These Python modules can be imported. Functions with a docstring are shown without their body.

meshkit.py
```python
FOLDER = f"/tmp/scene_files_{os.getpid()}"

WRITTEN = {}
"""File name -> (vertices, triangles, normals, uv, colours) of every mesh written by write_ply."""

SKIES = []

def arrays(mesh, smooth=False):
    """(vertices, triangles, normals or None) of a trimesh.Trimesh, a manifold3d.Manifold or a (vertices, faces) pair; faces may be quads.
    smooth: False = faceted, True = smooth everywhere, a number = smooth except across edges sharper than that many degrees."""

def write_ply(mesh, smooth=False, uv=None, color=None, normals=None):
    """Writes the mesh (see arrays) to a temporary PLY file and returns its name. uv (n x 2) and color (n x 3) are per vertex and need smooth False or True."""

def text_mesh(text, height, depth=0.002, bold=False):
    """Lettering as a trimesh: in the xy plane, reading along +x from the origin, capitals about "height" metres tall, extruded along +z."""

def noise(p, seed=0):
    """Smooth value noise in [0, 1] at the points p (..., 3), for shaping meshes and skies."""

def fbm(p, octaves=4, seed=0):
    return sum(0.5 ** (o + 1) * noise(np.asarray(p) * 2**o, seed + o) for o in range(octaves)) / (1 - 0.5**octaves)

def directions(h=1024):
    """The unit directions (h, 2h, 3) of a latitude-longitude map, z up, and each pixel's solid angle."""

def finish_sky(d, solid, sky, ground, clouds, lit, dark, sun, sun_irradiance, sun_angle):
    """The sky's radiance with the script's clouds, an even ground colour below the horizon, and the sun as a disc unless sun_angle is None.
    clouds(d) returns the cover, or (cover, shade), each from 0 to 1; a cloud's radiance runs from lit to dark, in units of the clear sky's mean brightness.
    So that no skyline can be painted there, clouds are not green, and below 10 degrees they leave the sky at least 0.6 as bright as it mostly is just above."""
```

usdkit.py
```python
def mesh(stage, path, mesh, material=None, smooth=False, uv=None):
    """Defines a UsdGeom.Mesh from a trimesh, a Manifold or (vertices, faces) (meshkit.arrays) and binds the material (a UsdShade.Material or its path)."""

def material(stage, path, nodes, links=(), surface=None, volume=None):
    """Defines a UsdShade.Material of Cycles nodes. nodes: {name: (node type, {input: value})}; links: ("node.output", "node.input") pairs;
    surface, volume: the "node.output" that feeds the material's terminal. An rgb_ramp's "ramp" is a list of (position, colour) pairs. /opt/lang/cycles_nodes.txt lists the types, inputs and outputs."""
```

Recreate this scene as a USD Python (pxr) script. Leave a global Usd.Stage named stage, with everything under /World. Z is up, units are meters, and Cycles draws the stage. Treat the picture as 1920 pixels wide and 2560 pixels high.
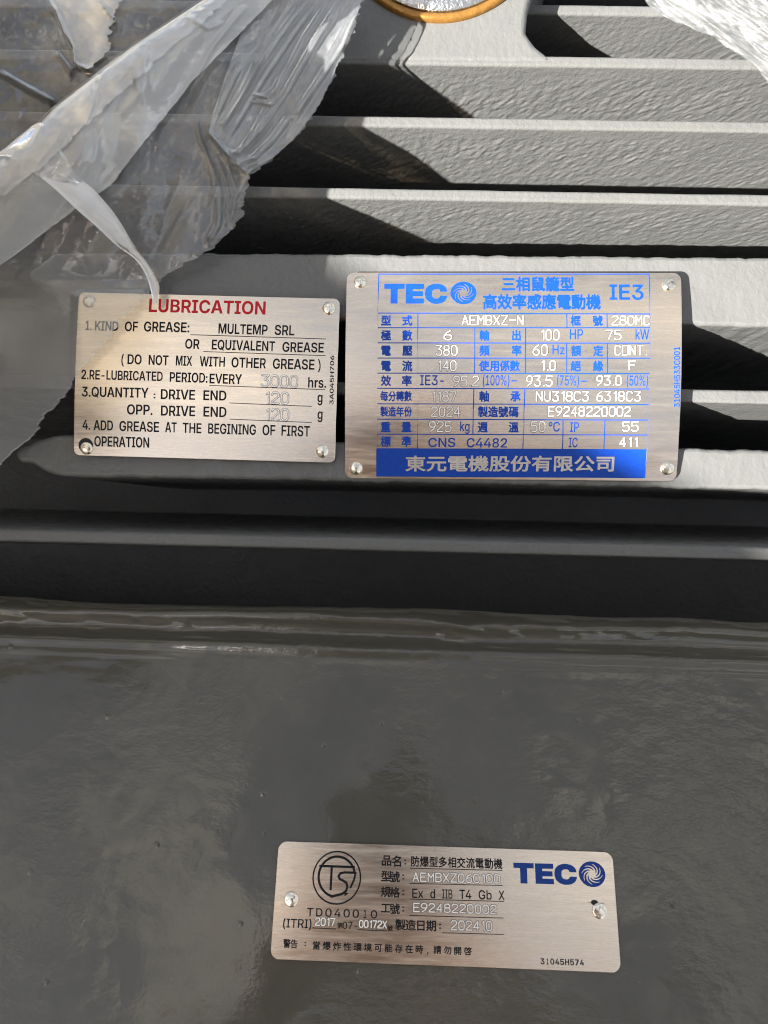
import glob
import math

import numpy as np
import shapely
import trimesh
import usdkit
from meshkit import fbm, noise
from PIL import Image, ImageDraw, ImageFont
from pxr import Gf, Usd, UsdGeom, UsdLux, UsdShade
from shapely import affinity
from shapely.geometry import LineString, Point, Polygon, box

stage = Usd.Stage.CreateInMemory()
UsdGeom.SetStageUpAxis(stage, "Z")
UsdGeom.SetStageMetersPerUnit(stage, 1.0)
UsdGeom.Xform.Define(stage, "/World")
UsdGeom.Scope.Define(stage, "/World/Looks")

# ------------------------------------------------------------------ camera, sky, sun
# The local frame: u to the right, v up along the motor's side, w out of it towards the viewer.
# The motor's side leans back, so w points up at PITCH degrees and the viewer looks down on it.
PITCH, HEIGHT, DIST = math.radians(60), 0.75, 0.286
EXPOSURE = 2.3
CLOUDS = (1.77, 7.4, 1.9)  # unseen clouds added; offset picked for the bright patches the lower housing mirrors
SUN_LOCAL = np.array([-1.09, -0.47, 1.0])
SUN_LOCAL /= np.linalg.norm(SUN_LOCAL)
sp, cp = math.sin(PITCH), math.cos(PITCH)
B = np.array([[1, 0, 0], [0, sp, -cp], [0, cp, sp]])          # columns: u, v, w in the world


def rows(R, t):
    """A row-vector matrix for USD from a rotation (columns = axes) and an origin."""
    m = np.eye(4)
    m[:3, :3] = R.T
    m[3, :3] = t
    return Gf.Matrix4d(*m.ravel().tolist())


cam = UsdGeom.Camera.Define(stage, "/World/camera")
cam.AddTransformOp().Set(rows(B, B @ [0, 0, DIST] + [0, 0, HEIGHT]))
cam.CreateFocalLengthAttr(24.0)
cam.CreateHorizontalApertureAttr(24.0)
cam.CreateVerticalApertureAttr(32.0)
cam.CreateFStopAttr(9.0)
cam.CreateFocusDistanceAttr(0.284)
cam.CreateClippingRangeAttr(Gf.Vec2f(0.01, 1000))
cam.CreateExposureAttr(EXPOSURE)

SUN = B @ SUN_LOCAL
elev, azim = math.asin(SUN[2]), math.atan2(SUN[0], SUN[1])
sky_look = usdkit.material(stage, "/World/Looks/sky", {
    "sky": ("sky_texture", {"sky_type": "single_scattering", "sun_disc": False, "sun_elevation": elev, "sun_rotation": azim, "aerosol_density": 2.0}),
    "at": ("texture_coordinate", {}),
    "shift": ("mapping", {"location": CLOUDS}),
    "cloud": ("noise_texture", {"scale": 5.5, "detail": 6.0, "roughness": 0.55}),
    "cover": ("rgb_ramp", {"ramp": [(0.48, (0.15, 0.15, 0.15)), (0.54, (0.3, 0.3, 0.3)), (0.62, (1.0, 1.0, 1.0))]}),
    "mixed": ("mix", {"color2": (7.4, 6.9, 6.1)}),
    "bg": ("background_shader", {"strength": 0.05}),
}, [("at.generated", "shift.vector"), ("shift.vector", "cloud.vector"), ("cloud.fac", "cover.fac"), ("cover.color", "mixed.fac"), ("sky.color", "mixed.color1"), ("mixed.color", "bg.color")], surface="bg.background")
dome = UsdLux.DomeLight.Define(stage, "/World/sky")
dome.CreateIntensityAttr(1.0)
UsdShade.MaterialBindingAPI.Apply(dome.GetPrim()).Bind(sky_look)
dome.GetPrim().SetCustomDataByKey("kind", "structure")

sun = UsdLux.DistantLight.Define(stage, "/World/sun")
sun.CreateIntensityAttr(1.25)
sun.CreateAngleAttr(0.5)
sun.CreateNormalizeAttr(True)
sun.CreateColorAttr(Gf.Vec3f(1.0, 0.965, 0.91))
z = SUN / np.linalg.norm(SUN)
x = np.cross([0, 0, 1.0], z); x /= np.linalg.norm(x)
sun.AddTransformOp().Set(rows(np.stack([x, np.cross(z, x), z], 1), [0, 0, 5]))

# ------------------------------------------------------------------ materials


def look(name, nodes, links, surface="p.BSDF"):
    return usdkit.material(stage, "/World/Looks/" + name, nodes, links, surface=surface)


def paint(name, color, rough, bumps, spec=0.5, dirt=0.12):
    """Grey machine paint: bumps = [(scale, distance, stretch)] of fine relief, in object space (metres)."""
    n = {"at": ("texture_coordinate", {}), "p": ("principled_bsdf", {"roughness": rough, "specular_ior_level": spec}),
         "tone": ("noise_texture", {"scale": 35.0, "detail": 6.0, "roughness": 0.65}),
         "tint": ("rgb_ramp", {"ramp": [(0.25, tuple(c * (1 - dirt) for c in color)), (0.75, tuple(c * (1 + dirt) for c in color))]}),
         "rn": ("noise_texture", {"scale": 90.0, "detail": 4.0, "roughness": 0.6}),
         "rr": ("map_range", {"from_min": 0.3, "from_max": 0.7, "to_min": rough * 0.7, "to_max": rough * 1.35, "clamp": True})}
    l = [("at.object", "tone.vector"), ("tone.fac", "tint.fac"), ("tint.color", "p.base_color"), ("at.object", "rn.vector"), ("rn.fac", "rr.value"), ("rr.result", "p.roughness")]
    last = None
    for i, (scale, dist, stretch, rot) in enumerate(bumps):
        n[f"m{i}"] = ("mapping", {"rotation": (0, 0, rot), "scale": stretch})
        n[f"n{i}"] = ("noise_texture", {"scale": scale, "detail": 3.0, "roughness": 0.55})
        n[f"b{i}"] = ("bump", {"strength": 1.0, "distance": dist})
        l += [("at.object", f"m{i}.vector"), (f"m{i}.vector", f"n{i}.vector"), (f"n{i}.fac", f"b{i}.height")]
        if last:
            l.append((last + ".normal", f"b{i}.normal"))
        last = f"b{i}"
    if last:
        l.append((last + ".normal", "p.normal"))
    return look(name, n, l)


GREY = (0.116, 0.117, 0.113)
M_FIN = paint("grey_paint_cast", GREY, 0.27, [(420, 0.00035, (1, 1, 1), 0), (1500, 0.00012, (1, 1, 1), 0)], spec=0.3, dirt=0.07)
M_PAD = paint("grey_paint_pad", GREY, 0.30, [(110, 0.0007, (1, 0.6, 1), 0), (420, 0.0002, (1, 1, 1), 0), (900, 0.0001, (1, 1, 1), 0)], dirt=0.06)
M_BODY = look("grey_gloss_paint", {
    "at": ("texture_coordinate", {}), "p": ("principled_bsdf", {"specular_ior_level": 0.58}),
    "tone": ("noise_texture", {"scale": 30.0, "detail": 7.0, "roughness": 0.65}), "tint": ("rgb_ramp", {"ramp": [(0.25, (0.073, 0.069, 0.055)), (0.75, (0.089, 0.084, 0.068))]}),
    "rn": ("noise_texture", {"scale": 16.0, "detail": 5.0, "roughness": 0.6}), "rr": ("map_range", {"from_min": 0.35, "from_max": 0.65, "to_min": 0.05, "to_max": 0.15, "clamp": True}),
    "mask": ("noise_texture", {"scale": 11.0, "detail": 4.0, "roughness": 0.6}), "mr": ("map_range", {"from_min": 0.46, "from_max": 0.62, "to_min": 0.03, "to_max": 1.0, "clamp": True}),
    "m1": ("mapping", {"rotation": (0, 0, 0.6), "scale": (0.8, 1.4, 1)}), "n1": ("noise_texture", {"scale": 170.0, "detail": 4.0, "roughness": 0.6}), "h1": ("math", {"math_type": "multiply"}), "b1": ("bump", {"strength": 1.0, "distance": 0.0007}),
    "n0": ("noise_texture", {"scale": 24.0, "detail": 2.0}), "b0": ("bump", {"strength": 1.0, "distance": 0.0010}),
    "v": ("voronoi_texture", {"scale": 55.0, "randomness": 1.0}), "vr": ("map_range", {"from_min": 0.0, "from_max": 0.075, "to_min": 1.0, "to_max": 0.0, "clamp": True}), "bv": ("bump", {"strength": 1.0, "distance": 0.0004}),
    "n2": ("noise_texture", {"scale": 700.0, "detail": 2.0}), "b2": ("bump", {"strength": 1.0, "distance": 0.00002}),
}, [("at.object", "tone.vector"), ("tone.fac", "tint.fac"), ("tint.color", "p.base_color"), ("at.object", "rn.vector"), ("rn.fac", "rr.value"), ("rr.result", "p.roughness"),
    ("at.object", "mask.vector"), ("mask.fac", "mr.value"), ("at.object", "m1.vector"), ("m1.vector", "n1.vector"), ("n1.fac", "h1.value1"), ("mr.result", "h1.value2"), ("at.object", "n0.vector"), ("n0.fac", "b0.height"),
    ("h1.value", "b1.height"), ("b0.normal", "b1.normal"), ("at.object", "v.vector"), ("v.distance", "vr.value"), ("vr.result", "bv.height"), ("b1.normal", "bv.normal"), ("at.object", "n2.vector"), ("n2.fac", "b2.height"), ("bv.normal", "b2.normal"), ("b2.normal", "p.normal")])


def steel(name, color, rough, grain=0.1, metallic=1.0, bump=0.00002):
    return look(name, {
        "at": ("texture_coordinate", {}),
        "m": ("mapping", {"scale": (1, 28, 28)}), "n": ("noise_texture", {"scale": 130.0, "detail": 5.0, "roughness": 0.7}),
        "m2": ("mapping", {"scale": (1, 9, 9)}), "n2": ("noise_texture", {"scale": 60.0, "detail": 3.0}),
        "c": ("rgb_ramp", {"ramp": [(0.25, tuple(v * (1 - grain) for v in color)), (0.75, tuple(v * (1 + grain) for v in color))]}),
        "r": ("map_range", {"from_min": 0.3, "from_max": 0.7, "to_min": rough * 0.8, "to_max": rough * 1.25, "clamp": True}),
        "b": ("bump", {"strength": 1.0, "distance": bump}),
        "p": ("principled_bsdf", {"metallic": metallic, "roughness": rough}),
    }, [("at.object", "m.vector"), ("m.vector", "n.vector"), ("at.object", "m2.vector"), ("m2.vector", "n2.vector"), ("n.fac", "c.fac"), ("c.color", "p.base_color"),
        ("n2.fac", "r.value"), ("r.result", "p.roughness"), ("n.fac", "b.height"), ("b.normal", "p.normal")])


def plain(name, color, rough=0.45, metallic=0.0, spec=0.5, bump=None):
    n = {"at": ("texture_coordinate", {}), "t": ("noise_texture", {"scale": 900.0, "detail": 3.0}),
         "c": ("rgb_ramp", {"ramp": [(0.3, tuple(v * 0.88 for v in color)), (0.7, tuple(min(1, v * 1.1) for v in color))]}),
         "p": ("principled_bsdf", {"roughness": rough, "metallic": metallic, "specular_ior_level": spec})}
    l = [("at.object", "t.vector"), ("t.fac", "c.fac"), ("c.color", "p.base_color")]
    if bump:
        n["bn"] = ("noise_texture", {"scale": bump[0], "detail": 3.0})
        n["b"] = ("bump", {"strength": 1.0, "distance": bump[1]})
        l += [("at.object", "bn.vector"), ("bn.fac", "b.height"), ("b.normal", "p.normal")]
    return look(name, n, l)


M_STEEL = steel("brushed_steel", (0.78, 0.68, 0.56), 0.24, 0.045)
M_STAMP = plain("stamped_steel", (0.92, 0.89, 0.84), 0.42, 0.75, bump=(2600, 0.00012))
M_GROOVE_SHADE = plain("groove_shade_paint", (0.13, 0.115, 0.10), 0.45, 0.8)  # dark colour standing for shade on the sides of stamped strokes
M_KNOCK = steel("brushed_steel_letters", (0.62, 0.58, 0.52), 0.42, 0.06)
M_RIVET = plain("rivet_steel", (0.82, 0.77, 0.66), 0.17, 1.0, bump=(500, 0.00018))
M_BLACK = plain("black_enamel", (0.010, 0.011, 0.013), 0.6, spec=0.15)
M_RED = plain("red_enamel", (0.50, 0.008, 0.018), 0.5, spec=0.25)
M_BLUE = plain("blue_enamel", (0.004, 0.048, 0.33), 0.4, spec=0.25)
M_NAVY = plain("navy_enamel", (0.010, 0.045, 0.22), 0.5, spec=0.2)
M_HOLE = plain("hole_shade_and_smudge", (0.01, 0.01, 0.01), 0.7)  # black of the smudge, and of the dark painted over the rivet hole
M_ZINC = plain("galvanised_zinc", (0.52, 0.53, 0.53), 0.32, 1.0, bump=(700, 0.0005))
M_BRASS = plain("amber_ring", (0.34, 0.17, 0.04), 0.34, 0.6, bump=(240, 0.0006))


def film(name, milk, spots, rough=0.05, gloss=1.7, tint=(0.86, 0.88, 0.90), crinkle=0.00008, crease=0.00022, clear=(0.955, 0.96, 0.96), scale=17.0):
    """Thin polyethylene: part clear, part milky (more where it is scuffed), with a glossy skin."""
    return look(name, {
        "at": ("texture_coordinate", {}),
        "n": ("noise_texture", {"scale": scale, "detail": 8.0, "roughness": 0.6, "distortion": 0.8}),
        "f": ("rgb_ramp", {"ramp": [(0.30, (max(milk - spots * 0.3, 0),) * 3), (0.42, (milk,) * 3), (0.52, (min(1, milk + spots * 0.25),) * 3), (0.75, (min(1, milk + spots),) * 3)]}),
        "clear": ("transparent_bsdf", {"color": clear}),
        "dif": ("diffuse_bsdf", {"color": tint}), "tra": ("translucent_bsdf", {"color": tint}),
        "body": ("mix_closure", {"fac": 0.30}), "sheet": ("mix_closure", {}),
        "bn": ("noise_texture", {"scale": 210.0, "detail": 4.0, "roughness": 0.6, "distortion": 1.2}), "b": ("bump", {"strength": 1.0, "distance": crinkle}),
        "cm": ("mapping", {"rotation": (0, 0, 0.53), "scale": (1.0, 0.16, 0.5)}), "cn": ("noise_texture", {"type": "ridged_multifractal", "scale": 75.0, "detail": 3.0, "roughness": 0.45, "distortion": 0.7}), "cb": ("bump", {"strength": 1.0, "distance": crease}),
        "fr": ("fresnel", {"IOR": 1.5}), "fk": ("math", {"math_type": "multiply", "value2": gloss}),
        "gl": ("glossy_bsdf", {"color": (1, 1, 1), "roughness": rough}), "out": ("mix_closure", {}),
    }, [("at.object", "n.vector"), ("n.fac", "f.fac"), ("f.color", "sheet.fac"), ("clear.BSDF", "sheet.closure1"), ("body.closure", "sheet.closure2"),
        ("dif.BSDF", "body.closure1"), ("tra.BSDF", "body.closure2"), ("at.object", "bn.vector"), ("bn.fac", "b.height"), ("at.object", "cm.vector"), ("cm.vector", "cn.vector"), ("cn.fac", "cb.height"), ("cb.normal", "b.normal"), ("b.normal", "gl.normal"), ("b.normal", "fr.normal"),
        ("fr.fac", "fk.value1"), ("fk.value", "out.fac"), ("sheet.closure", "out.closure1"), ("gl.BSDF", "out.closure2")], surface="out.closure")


M_FILM = film("clear_film", 0.20, 0.05, crease=0.00006)
M_FLAP = film("doubled_film", 0.50, 0.12, tint=(0.93, 0.95, 0.97), crease=0.0001)
M_GATHER = film("gathered_film", 0.13, 0.12, gloss=2.6, crease=0.00012)
M_STRIP = film("stretched_film", 0.82, 0.1, rough=0.16, gloss=1.0, tint=(0.92, 0.94, 0.96))
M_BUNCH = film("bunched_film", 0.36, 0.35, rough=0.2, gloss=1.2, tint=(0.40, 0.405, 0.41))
M_UNDER = film("inner_film", 0.10, 0.22, crease=0.0001)

M_WALL = plain("beige_plaster", (0.42, 0.36, 0.29), 0.85)
M_GROUND = plain("concrete_ground", (0.34, 0.32, 0.29), 0.9)

PLATE1 = dict(c=[-0.06563, 0.04983, 0.0022], x=[0.9993, -0.03065, 0.02146], y=[0.03074, 0.99952, -0.00394], w=96.77, h=60.35)
TEXT1 = [
    ('red', 'LUBRICATION', -22.02, 23.48, 43.24, 4.89, 0.13), ('blk', '1.', -45.31, 16.07, 2.34, 3.51, -0.16), ('blk', 'KIND', -41.77, 16.03, 8.67, 3.51, 0.16), ('blk', 'OF', -30.63, 16.05, 4.86, 3.57, -0.09),
    ('blk', 'GREASE:', -23.51, 16.1, 16.81, 3.7, 0.34), ('blk', 'MULTEMP', 4.12, 16.08, 18.14, 3.69, -0.19), ('blk', 'SRL', 24.96, 16.09, 7.2, 3.69, -0.1), ('blk', 'OR', -7.96, 10.15, 5.24, 3.57, 0.05),
    ('blk', 'EQUIVALENT', 1.93, 10.08, 23.3, 3.63, -0.12), ('blk', 'GREASE', 28.0, 9.91, 15.23, 3.62, 0.26), ('thin', '(', -31.36, 3.59, 0.93, 3.7, 1.52), ('blk', 'DO', -29.1, 3.84, 5.19, 3.64, 0.06),
    ('blk', 'NOT', -21.25, 3.79, 7.31, 3.63, -0.03), ('blk', 'MIX', -11.15, 3.79, 5.98, 3.63, -0.37), ('blk', 'WITH', -2.32, 3.76, 9.28, 3.63, -0.1), ('blk', 'OTHER', 9.42, 3.68, 12.64, 3.69, -0.27),
    ('blk', 'GREASE', 24.7, 3.56, 15.31, 3.75, 0.05), ('thin', ')', 41.33, 3.48, 0.99, 3.82, 1.53), ('blk', '2.RE-LUBRICATED', -46.05, -2.17, 30.17, 3.44, 0.17), ('blk', 'PERIOD:', -13.21, -2.27, 13.94, 3.56, -0.08),
    ('blk', 'EVERY', 1.53, -2.47, 11.92, 3.56, 0.29), ('st', '3000', 20.74, -3.0, 13.07, 4.08, -0.17), ('blk', 'hrs.', 37.9, -3.0, 6.59, 3.81, 0.42), ('blk', '3.QUANTITY', -45.7, -8.58, 24.72, 3.64, 0.35),
    ('blk', ':', -18.99, -8.51, 0.66, 2.51, 1.58), ('blk', 'DRIVE', -16.33, -8.7, 12.62, 3.63, 0.08), ('blk', 'END', -0.59, -8.67, 8.48, 3.63, 0.24), ('st', '120', 22.26, -9.16, 8.45, 3.95, 0.25),
    ('blk', 'g', 41.5, -8.29, 1.84, 3.81, -0.46), ('blk', 'OPP.', -28.77, -14.67, 9.45, 3.7, -0.0), ('blk', 'DRIVE', -16.13, -14.78, 12.61, 3.7, 0.4), ('blk', 'END', -0.4, -14.73, 8.48, 3.69, 0.27),
    ('st', '120', 22.45, -15.21, 8.45, 3.95, 0.27), ('blk', 'g', 41.69, -14.41, 1.84, 3.81, -0.43), ('blk', '4.', -45.24, -20.69, 2.8, 3.57, 0.27), ('blk', 'ADD', -41.1, -20.83, 7.2, 3.64, 0.57),
    ('blk', 'GREASE', -31.5, -20.89, 14.7, 3.7, 0.08), ('blk', 'AT', -14.47, -20.87, 4.25, 3.7, 0.74), ('blk', 'THE', -7.97, -20.88, 6.9, 3.69, -0.01), ('blk', 'BEGINING', 1.45, -20.88, 17.67, 3.76, -0.08),
    ('blk', 'OF', 21.57, -20.9, 4.69, 3.75, 0.03), ('blk', 'FIRST', 28.57, -20.9, 10.42, 3.81, -0.17), ('blk', 'OPERATION', -40.77, -26.78, 20.38, 3.77, 0.17), ('blkb', '3A045H706', 47.44, -8.98, 17.95, 1.45, 90.94),
]
LINE1 = [
    ('blk', -6.14, 15.35, 43.93, 15.06, 0.22), ('blk', -1.16, 9.21, 43.93, 8.88, 0.22), ('blk', 1.42, -3.2, 44.18, -3.62, 0.22), ('blk', 9.17, -9.45, 39.44, -9.86, 0.22), ('blk', 9.36, -15.38, 39.62, -15.78, 0.22),
]
PLATE2 = dict(c=[0.04684, 0.04994, 0.0027], x=[0.99944, -0.01119, 0.03169], y=[0.01011, 0.99937, 0.03407], w=121.92, h=75.77)
TEXT2 = [
    ('hv', 'TEC', -47.07, 26.39, 23.06, 7.15, -0.05), ('cjk', '三相鼠籠型', -4.01, 31.01, 26.38, 5.37, 0.12), ('cjk', '高效率感應電動機', -10.83, 24.26, 42.79, 5.53, 0.06), ('blu6', 'IE3', 35.13, 27.86, 12.27, 5.67, 0.14),
    ('lt', 'HP', 20.71, 13.28, 4.75, 3.64, 0.23), ('lt', 'kW', 44.4, 13.3, 4.88, 3.63, 0.23), ('lt', 'Hz', 14.47, 7.7, 4.36, 3.49, 0.27), ('lt', 'IE3-', -33.49, -3.79, 8.66, 3.68, 0.34),
    ('lt', '(100%)', -10.59, -3.65, 9.58, 3.67, -0.13), ('lt', '-', -0.22, -3.27, 1.99, 3.19, 0.34), ('lt', '(75%)', 16.26, -3.57, 7.94, 3.66, -0.23), ('lt', '-', 24.98, -3.28, 1.98, 3.18, 0.34),
    ('lt', '(50%)', 41.44, -3.5, 7.65, 3.65, 0.34), ('lt', 'kg', -18.6, -20.34, 3.45, 3.53, 0.45), ('lt', '°C', 13.77, -20.25, 3.98, 3.51, 0.45), ('lt', 'IP', 21.48, -20.34, 3.18, 3.51, 0.45),
    ('md', 'CNS', -30.17, -26.29, 9.89, 3.37, 0.49), ('md', 'C4482', -16.11, -26.26, 14.82, 3.37, 0.18), ('lt', 'IC', 21.27, -25.94, 3.18, 3.52, 0.49), ('cjk', '型', -48.11, 18.02, 3.78, 3.82, 0.2),
    ('cjk', '式', -40.33, 18.05, 3.77, 3.82, 0.2), ('cjk', '極', -48.06, 12.52, 3.78, 3.83, 0.24), ('cjk', '數', -40.27, 12.55, 3.77, 3.83, 0.24), ('cjk', '電', -48.0, 6.93, 3.78, 3.83, 0.27),
    ('cjk', '壓', -40.2, 6.97, 3.78, 3.83, 0.27), ('cjk', '電', -47.94, 1.33, 3.79, 3.84, 0.31), ('cjk', '流', -40.14, 1.37, 3.78, 3.84, 0.31), ('cjk', '效', -47.89, -4.11, 3.79, 3.84, 0.34),
    ('cjk', '率', -40.25, -4.07, 3.78, 3.84, 0.34), ('cjk', '每', -48.08, -9.61, 2.92, 3.61, 0.38), ('cjk', '分', -45.15, -9.59, 2.92, 3.61, 0.38), ('cjk', '轉', -42.24, -9.57, 2.92, 3.61, 0.38),
    ('cjk', '數', -39.32, -9.55, 2.92, 3.61, 0.38), ('cjk', '製', -48.02, -15.22, 2.92, 3.61, 0.42), ('cjk', '造', -45.1, -15.2, 2.92, 3.61, 0.42), ('cjk', '年', -42.18, -15.18, 2.92, 3.61, 0.42),
    ('cjk', '份', -39.26, -15.16, 2.92, 3.61, 0.42), ('cjk', '重', -47.88, -20.97, 3.8, 3.86, 0.45), ('cjk', '量', -40.22, -20.91, 3.79, 3.86, 0.45), ('cjk', '標', -47.83, -26.28, 3.8, 3.86, 0.49),
    ('cjk', '準', -40.17, -26.22, 3.79, 3.86, 0.49), ('cjk', '框', 20.94, 18.19, 3.72, 3.8, 0.2), ('cjk', '號', 28.92, 18.22, 3.71, 3.79, 0.2), ('cjk', '輸', -12.1, 12.67, 3.75, 3.81, 0.24),
    ('cjk', '出', -0.47, 12.72, 3.74, 3.81, 0.24), ('cjk', '頻', -12.02, 7.1, 3.75, 3.82, 0.27), ('cjk', '率', -0.38, 7.16, 3.74, 3.81, 0.27), ('cjk', '額', 21.14, 7.18, 3.73, 3.81, 0.27),
    ('cjk', '定', 29.13, 7.22, 3.72, 3.8, 0.27), ('cjk', '使', -12.1, 1.53, 3.73, 3.82, 0.31), ('cjk', '用', -8.37, 1.55, 3.73, 3.82, 0.31), ('cjk', '係', -4.64, 1.57, 3.73, 3.82, 0.31),
    ('cjk', '數', -0.91, 1.59, 3.72, 3.82, 0.31), ('cjk', '絕', 21.09, 1.63, 3.73, 3.81, 0.31), ('cjk', '緣', 29.16, 1.67, 3.72, 3.81, 0.31), ('cjk', '軸', -11.94, -9.57, 3.76, 3.83, 0.38),
    ('cjk', '承', -0.52, -9.49, 3.75, 3.83, 0.38), ('cjk', '製', -12.26, -15.17, 3.72, 3.84, 0.42), ('cjk', '造', -8.54, -15.14, 3.72, 3.84, 0.42), ('cjk', '號', -4.82, -15.11, 3.71, 3.84, 0.42),
    ('cjk', '碼', -1.11, -15.08, 3.71, 3.83, 0.42), ('cjk', '週', -12.18, -20.77, 3.77, 3.84, 0.45), ('cjk', '溫', -0.91, -20.68, 3.76, 3.84, 0.45), ('st', 'AEMBXZ-N', -18.32, 18.45, 22.13, 3.33, 0.2),
    ('st', '280MC', 36.02, 18.56, 13.38, 3.31, 0.2), ('st', '6', -24.88, 12.85, 2.64, 3.34, 0.24), ('st', '100', 10.18, 13.0, 6.58, 3.49, 0.24), ('st', '75', 33.76, 13.18, 5.29, 3.32, 0.24),
    ('st', '380', -27.77, 7.19, 7.6, 3.51, 0.27), ('st', '60', 7.57, 7.51, 5.08, 3.49, 0.27), ('st', 'CONT.', 37.03, 7.65, 11.82, 3.32, 0.27), ('st', '140', -27.14, 1.6, 6.65, 3.51, 0.31),
    ('st', '1.0', 10.36, 1.97, 5.24, 3.34, 0.31), ('st', 'F', 42.11, 2.29, 2.37, 3.17, 0.31), ('st', '95.2', -21.22, -3.95, 8.96, 3.51, 0.34), ('st', '93.5', 5.29, -3.79, 9.15, 3.5, 0.34),
    ('st', '93.0', 30.69, -3.4, 8.7, 3.33, 0.34), ('st', '1187', -29.17, -9.52, 8.82, 3.36, 0.38), ('st', 'NU318C3', 8.96, -9.19, 18.75, 3.34, 0.38), ('st', '6318C3', 30.79, -9.04, 15.66, 3.34, 0.38),
    ('st', '2024', -29.1, -15.05, 10.27, 3.36, 0.42), ('st', 'E9248220002', 13.51, -14.66, 29.5, 3.35, 0.41), ('st', '925', -29.84, -20.59, 7.87, 3.53, 0.45), ('st', '50', 7.39, -20.3, 4.94, 3.52, 0.45),
    ('st', '55', 40.51, -19.88, 5.54, 3.34, 0.45), ('st', '411', 39.68, -25.54, 6.33, 3.35, 0.49), ('kno', '東元電機股份有限公司', -38.53, -35.23, 76.65, 5.78, 0.48), ('blub', '31045H533C001', 60.84, -11.06, 21.75, 2.21, 91.31),
]
LINE2 = [
    ('blu', -49.19, 37.34, 49.63, 37.48, 0.3), ('blu', -49.18, 22.64, 49.62, 22.62, 0.3), ('blu', -49.18, 17.22, 49.61, 17.58, 0.3), ('blu', -49.18, 11.64, 49.61, 11.9, 0.3), ('blu', -49.18, 6.04, 49.6, 6.45, 0.3), ('blu', -49.18, 0.53, 49.6, 0.91, 0.3),
    ('blu', -49.18, -5.0, 49.6, -4.64, 0.3), ('blu', -49.18, -10.62, 49.59, -10.27, 0.3), ('blu', -49.18, -16.24, 49.59, -15.83, 0.3), ('blu', -49.17, -21.71, 49.58, -21.24, 0.3), ('blu', -49.17, -27.02, 49.58, -26.57, 0.3), ('blu', -49.19, 37.34, -49.18, -37.35, 0.3),
    ('blu', 49.63, 37.48, 49.57, -36.79, 0.3), ('blu', -34.6, 22.64, -34.19, -26.95, 0.3), ('blu', 19.6, 22.63, 19.69, 17.47, 0.3), ('blu', 34.13, 22.62, 34.23, 17.52, 0.3), ('blu', -13.76, 17.35, -13.68, 0.66, 0.3), ('blu', 4.63, 17.42, 4.82, 0.73, 0.3),
    ('blu', 19.55, 11.82, 19.75, 0.79, 0.3), ('blu', 34.26, 11.86, 34.48, 0.85, 0.3), ('blu', -13.85, -4.87, -13.93, -21.54, 0.3), ('blu', 4.67, -4.8, 4.54, -26.78, 0.3), ('blu', 18.86, -15.96, 19.05, -26.71, 0.3), ('blu', 34.02, -15.89, 34.07, -26.64, 0.3),
]
PLATE3 = dict(c=[0.02099, -0.13706, 0.018], x=[0.99913, -0.01671, 0.03811], y=[0.02951, 0.93016, -0.36596], w=118.97, h=37.12)
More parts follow.
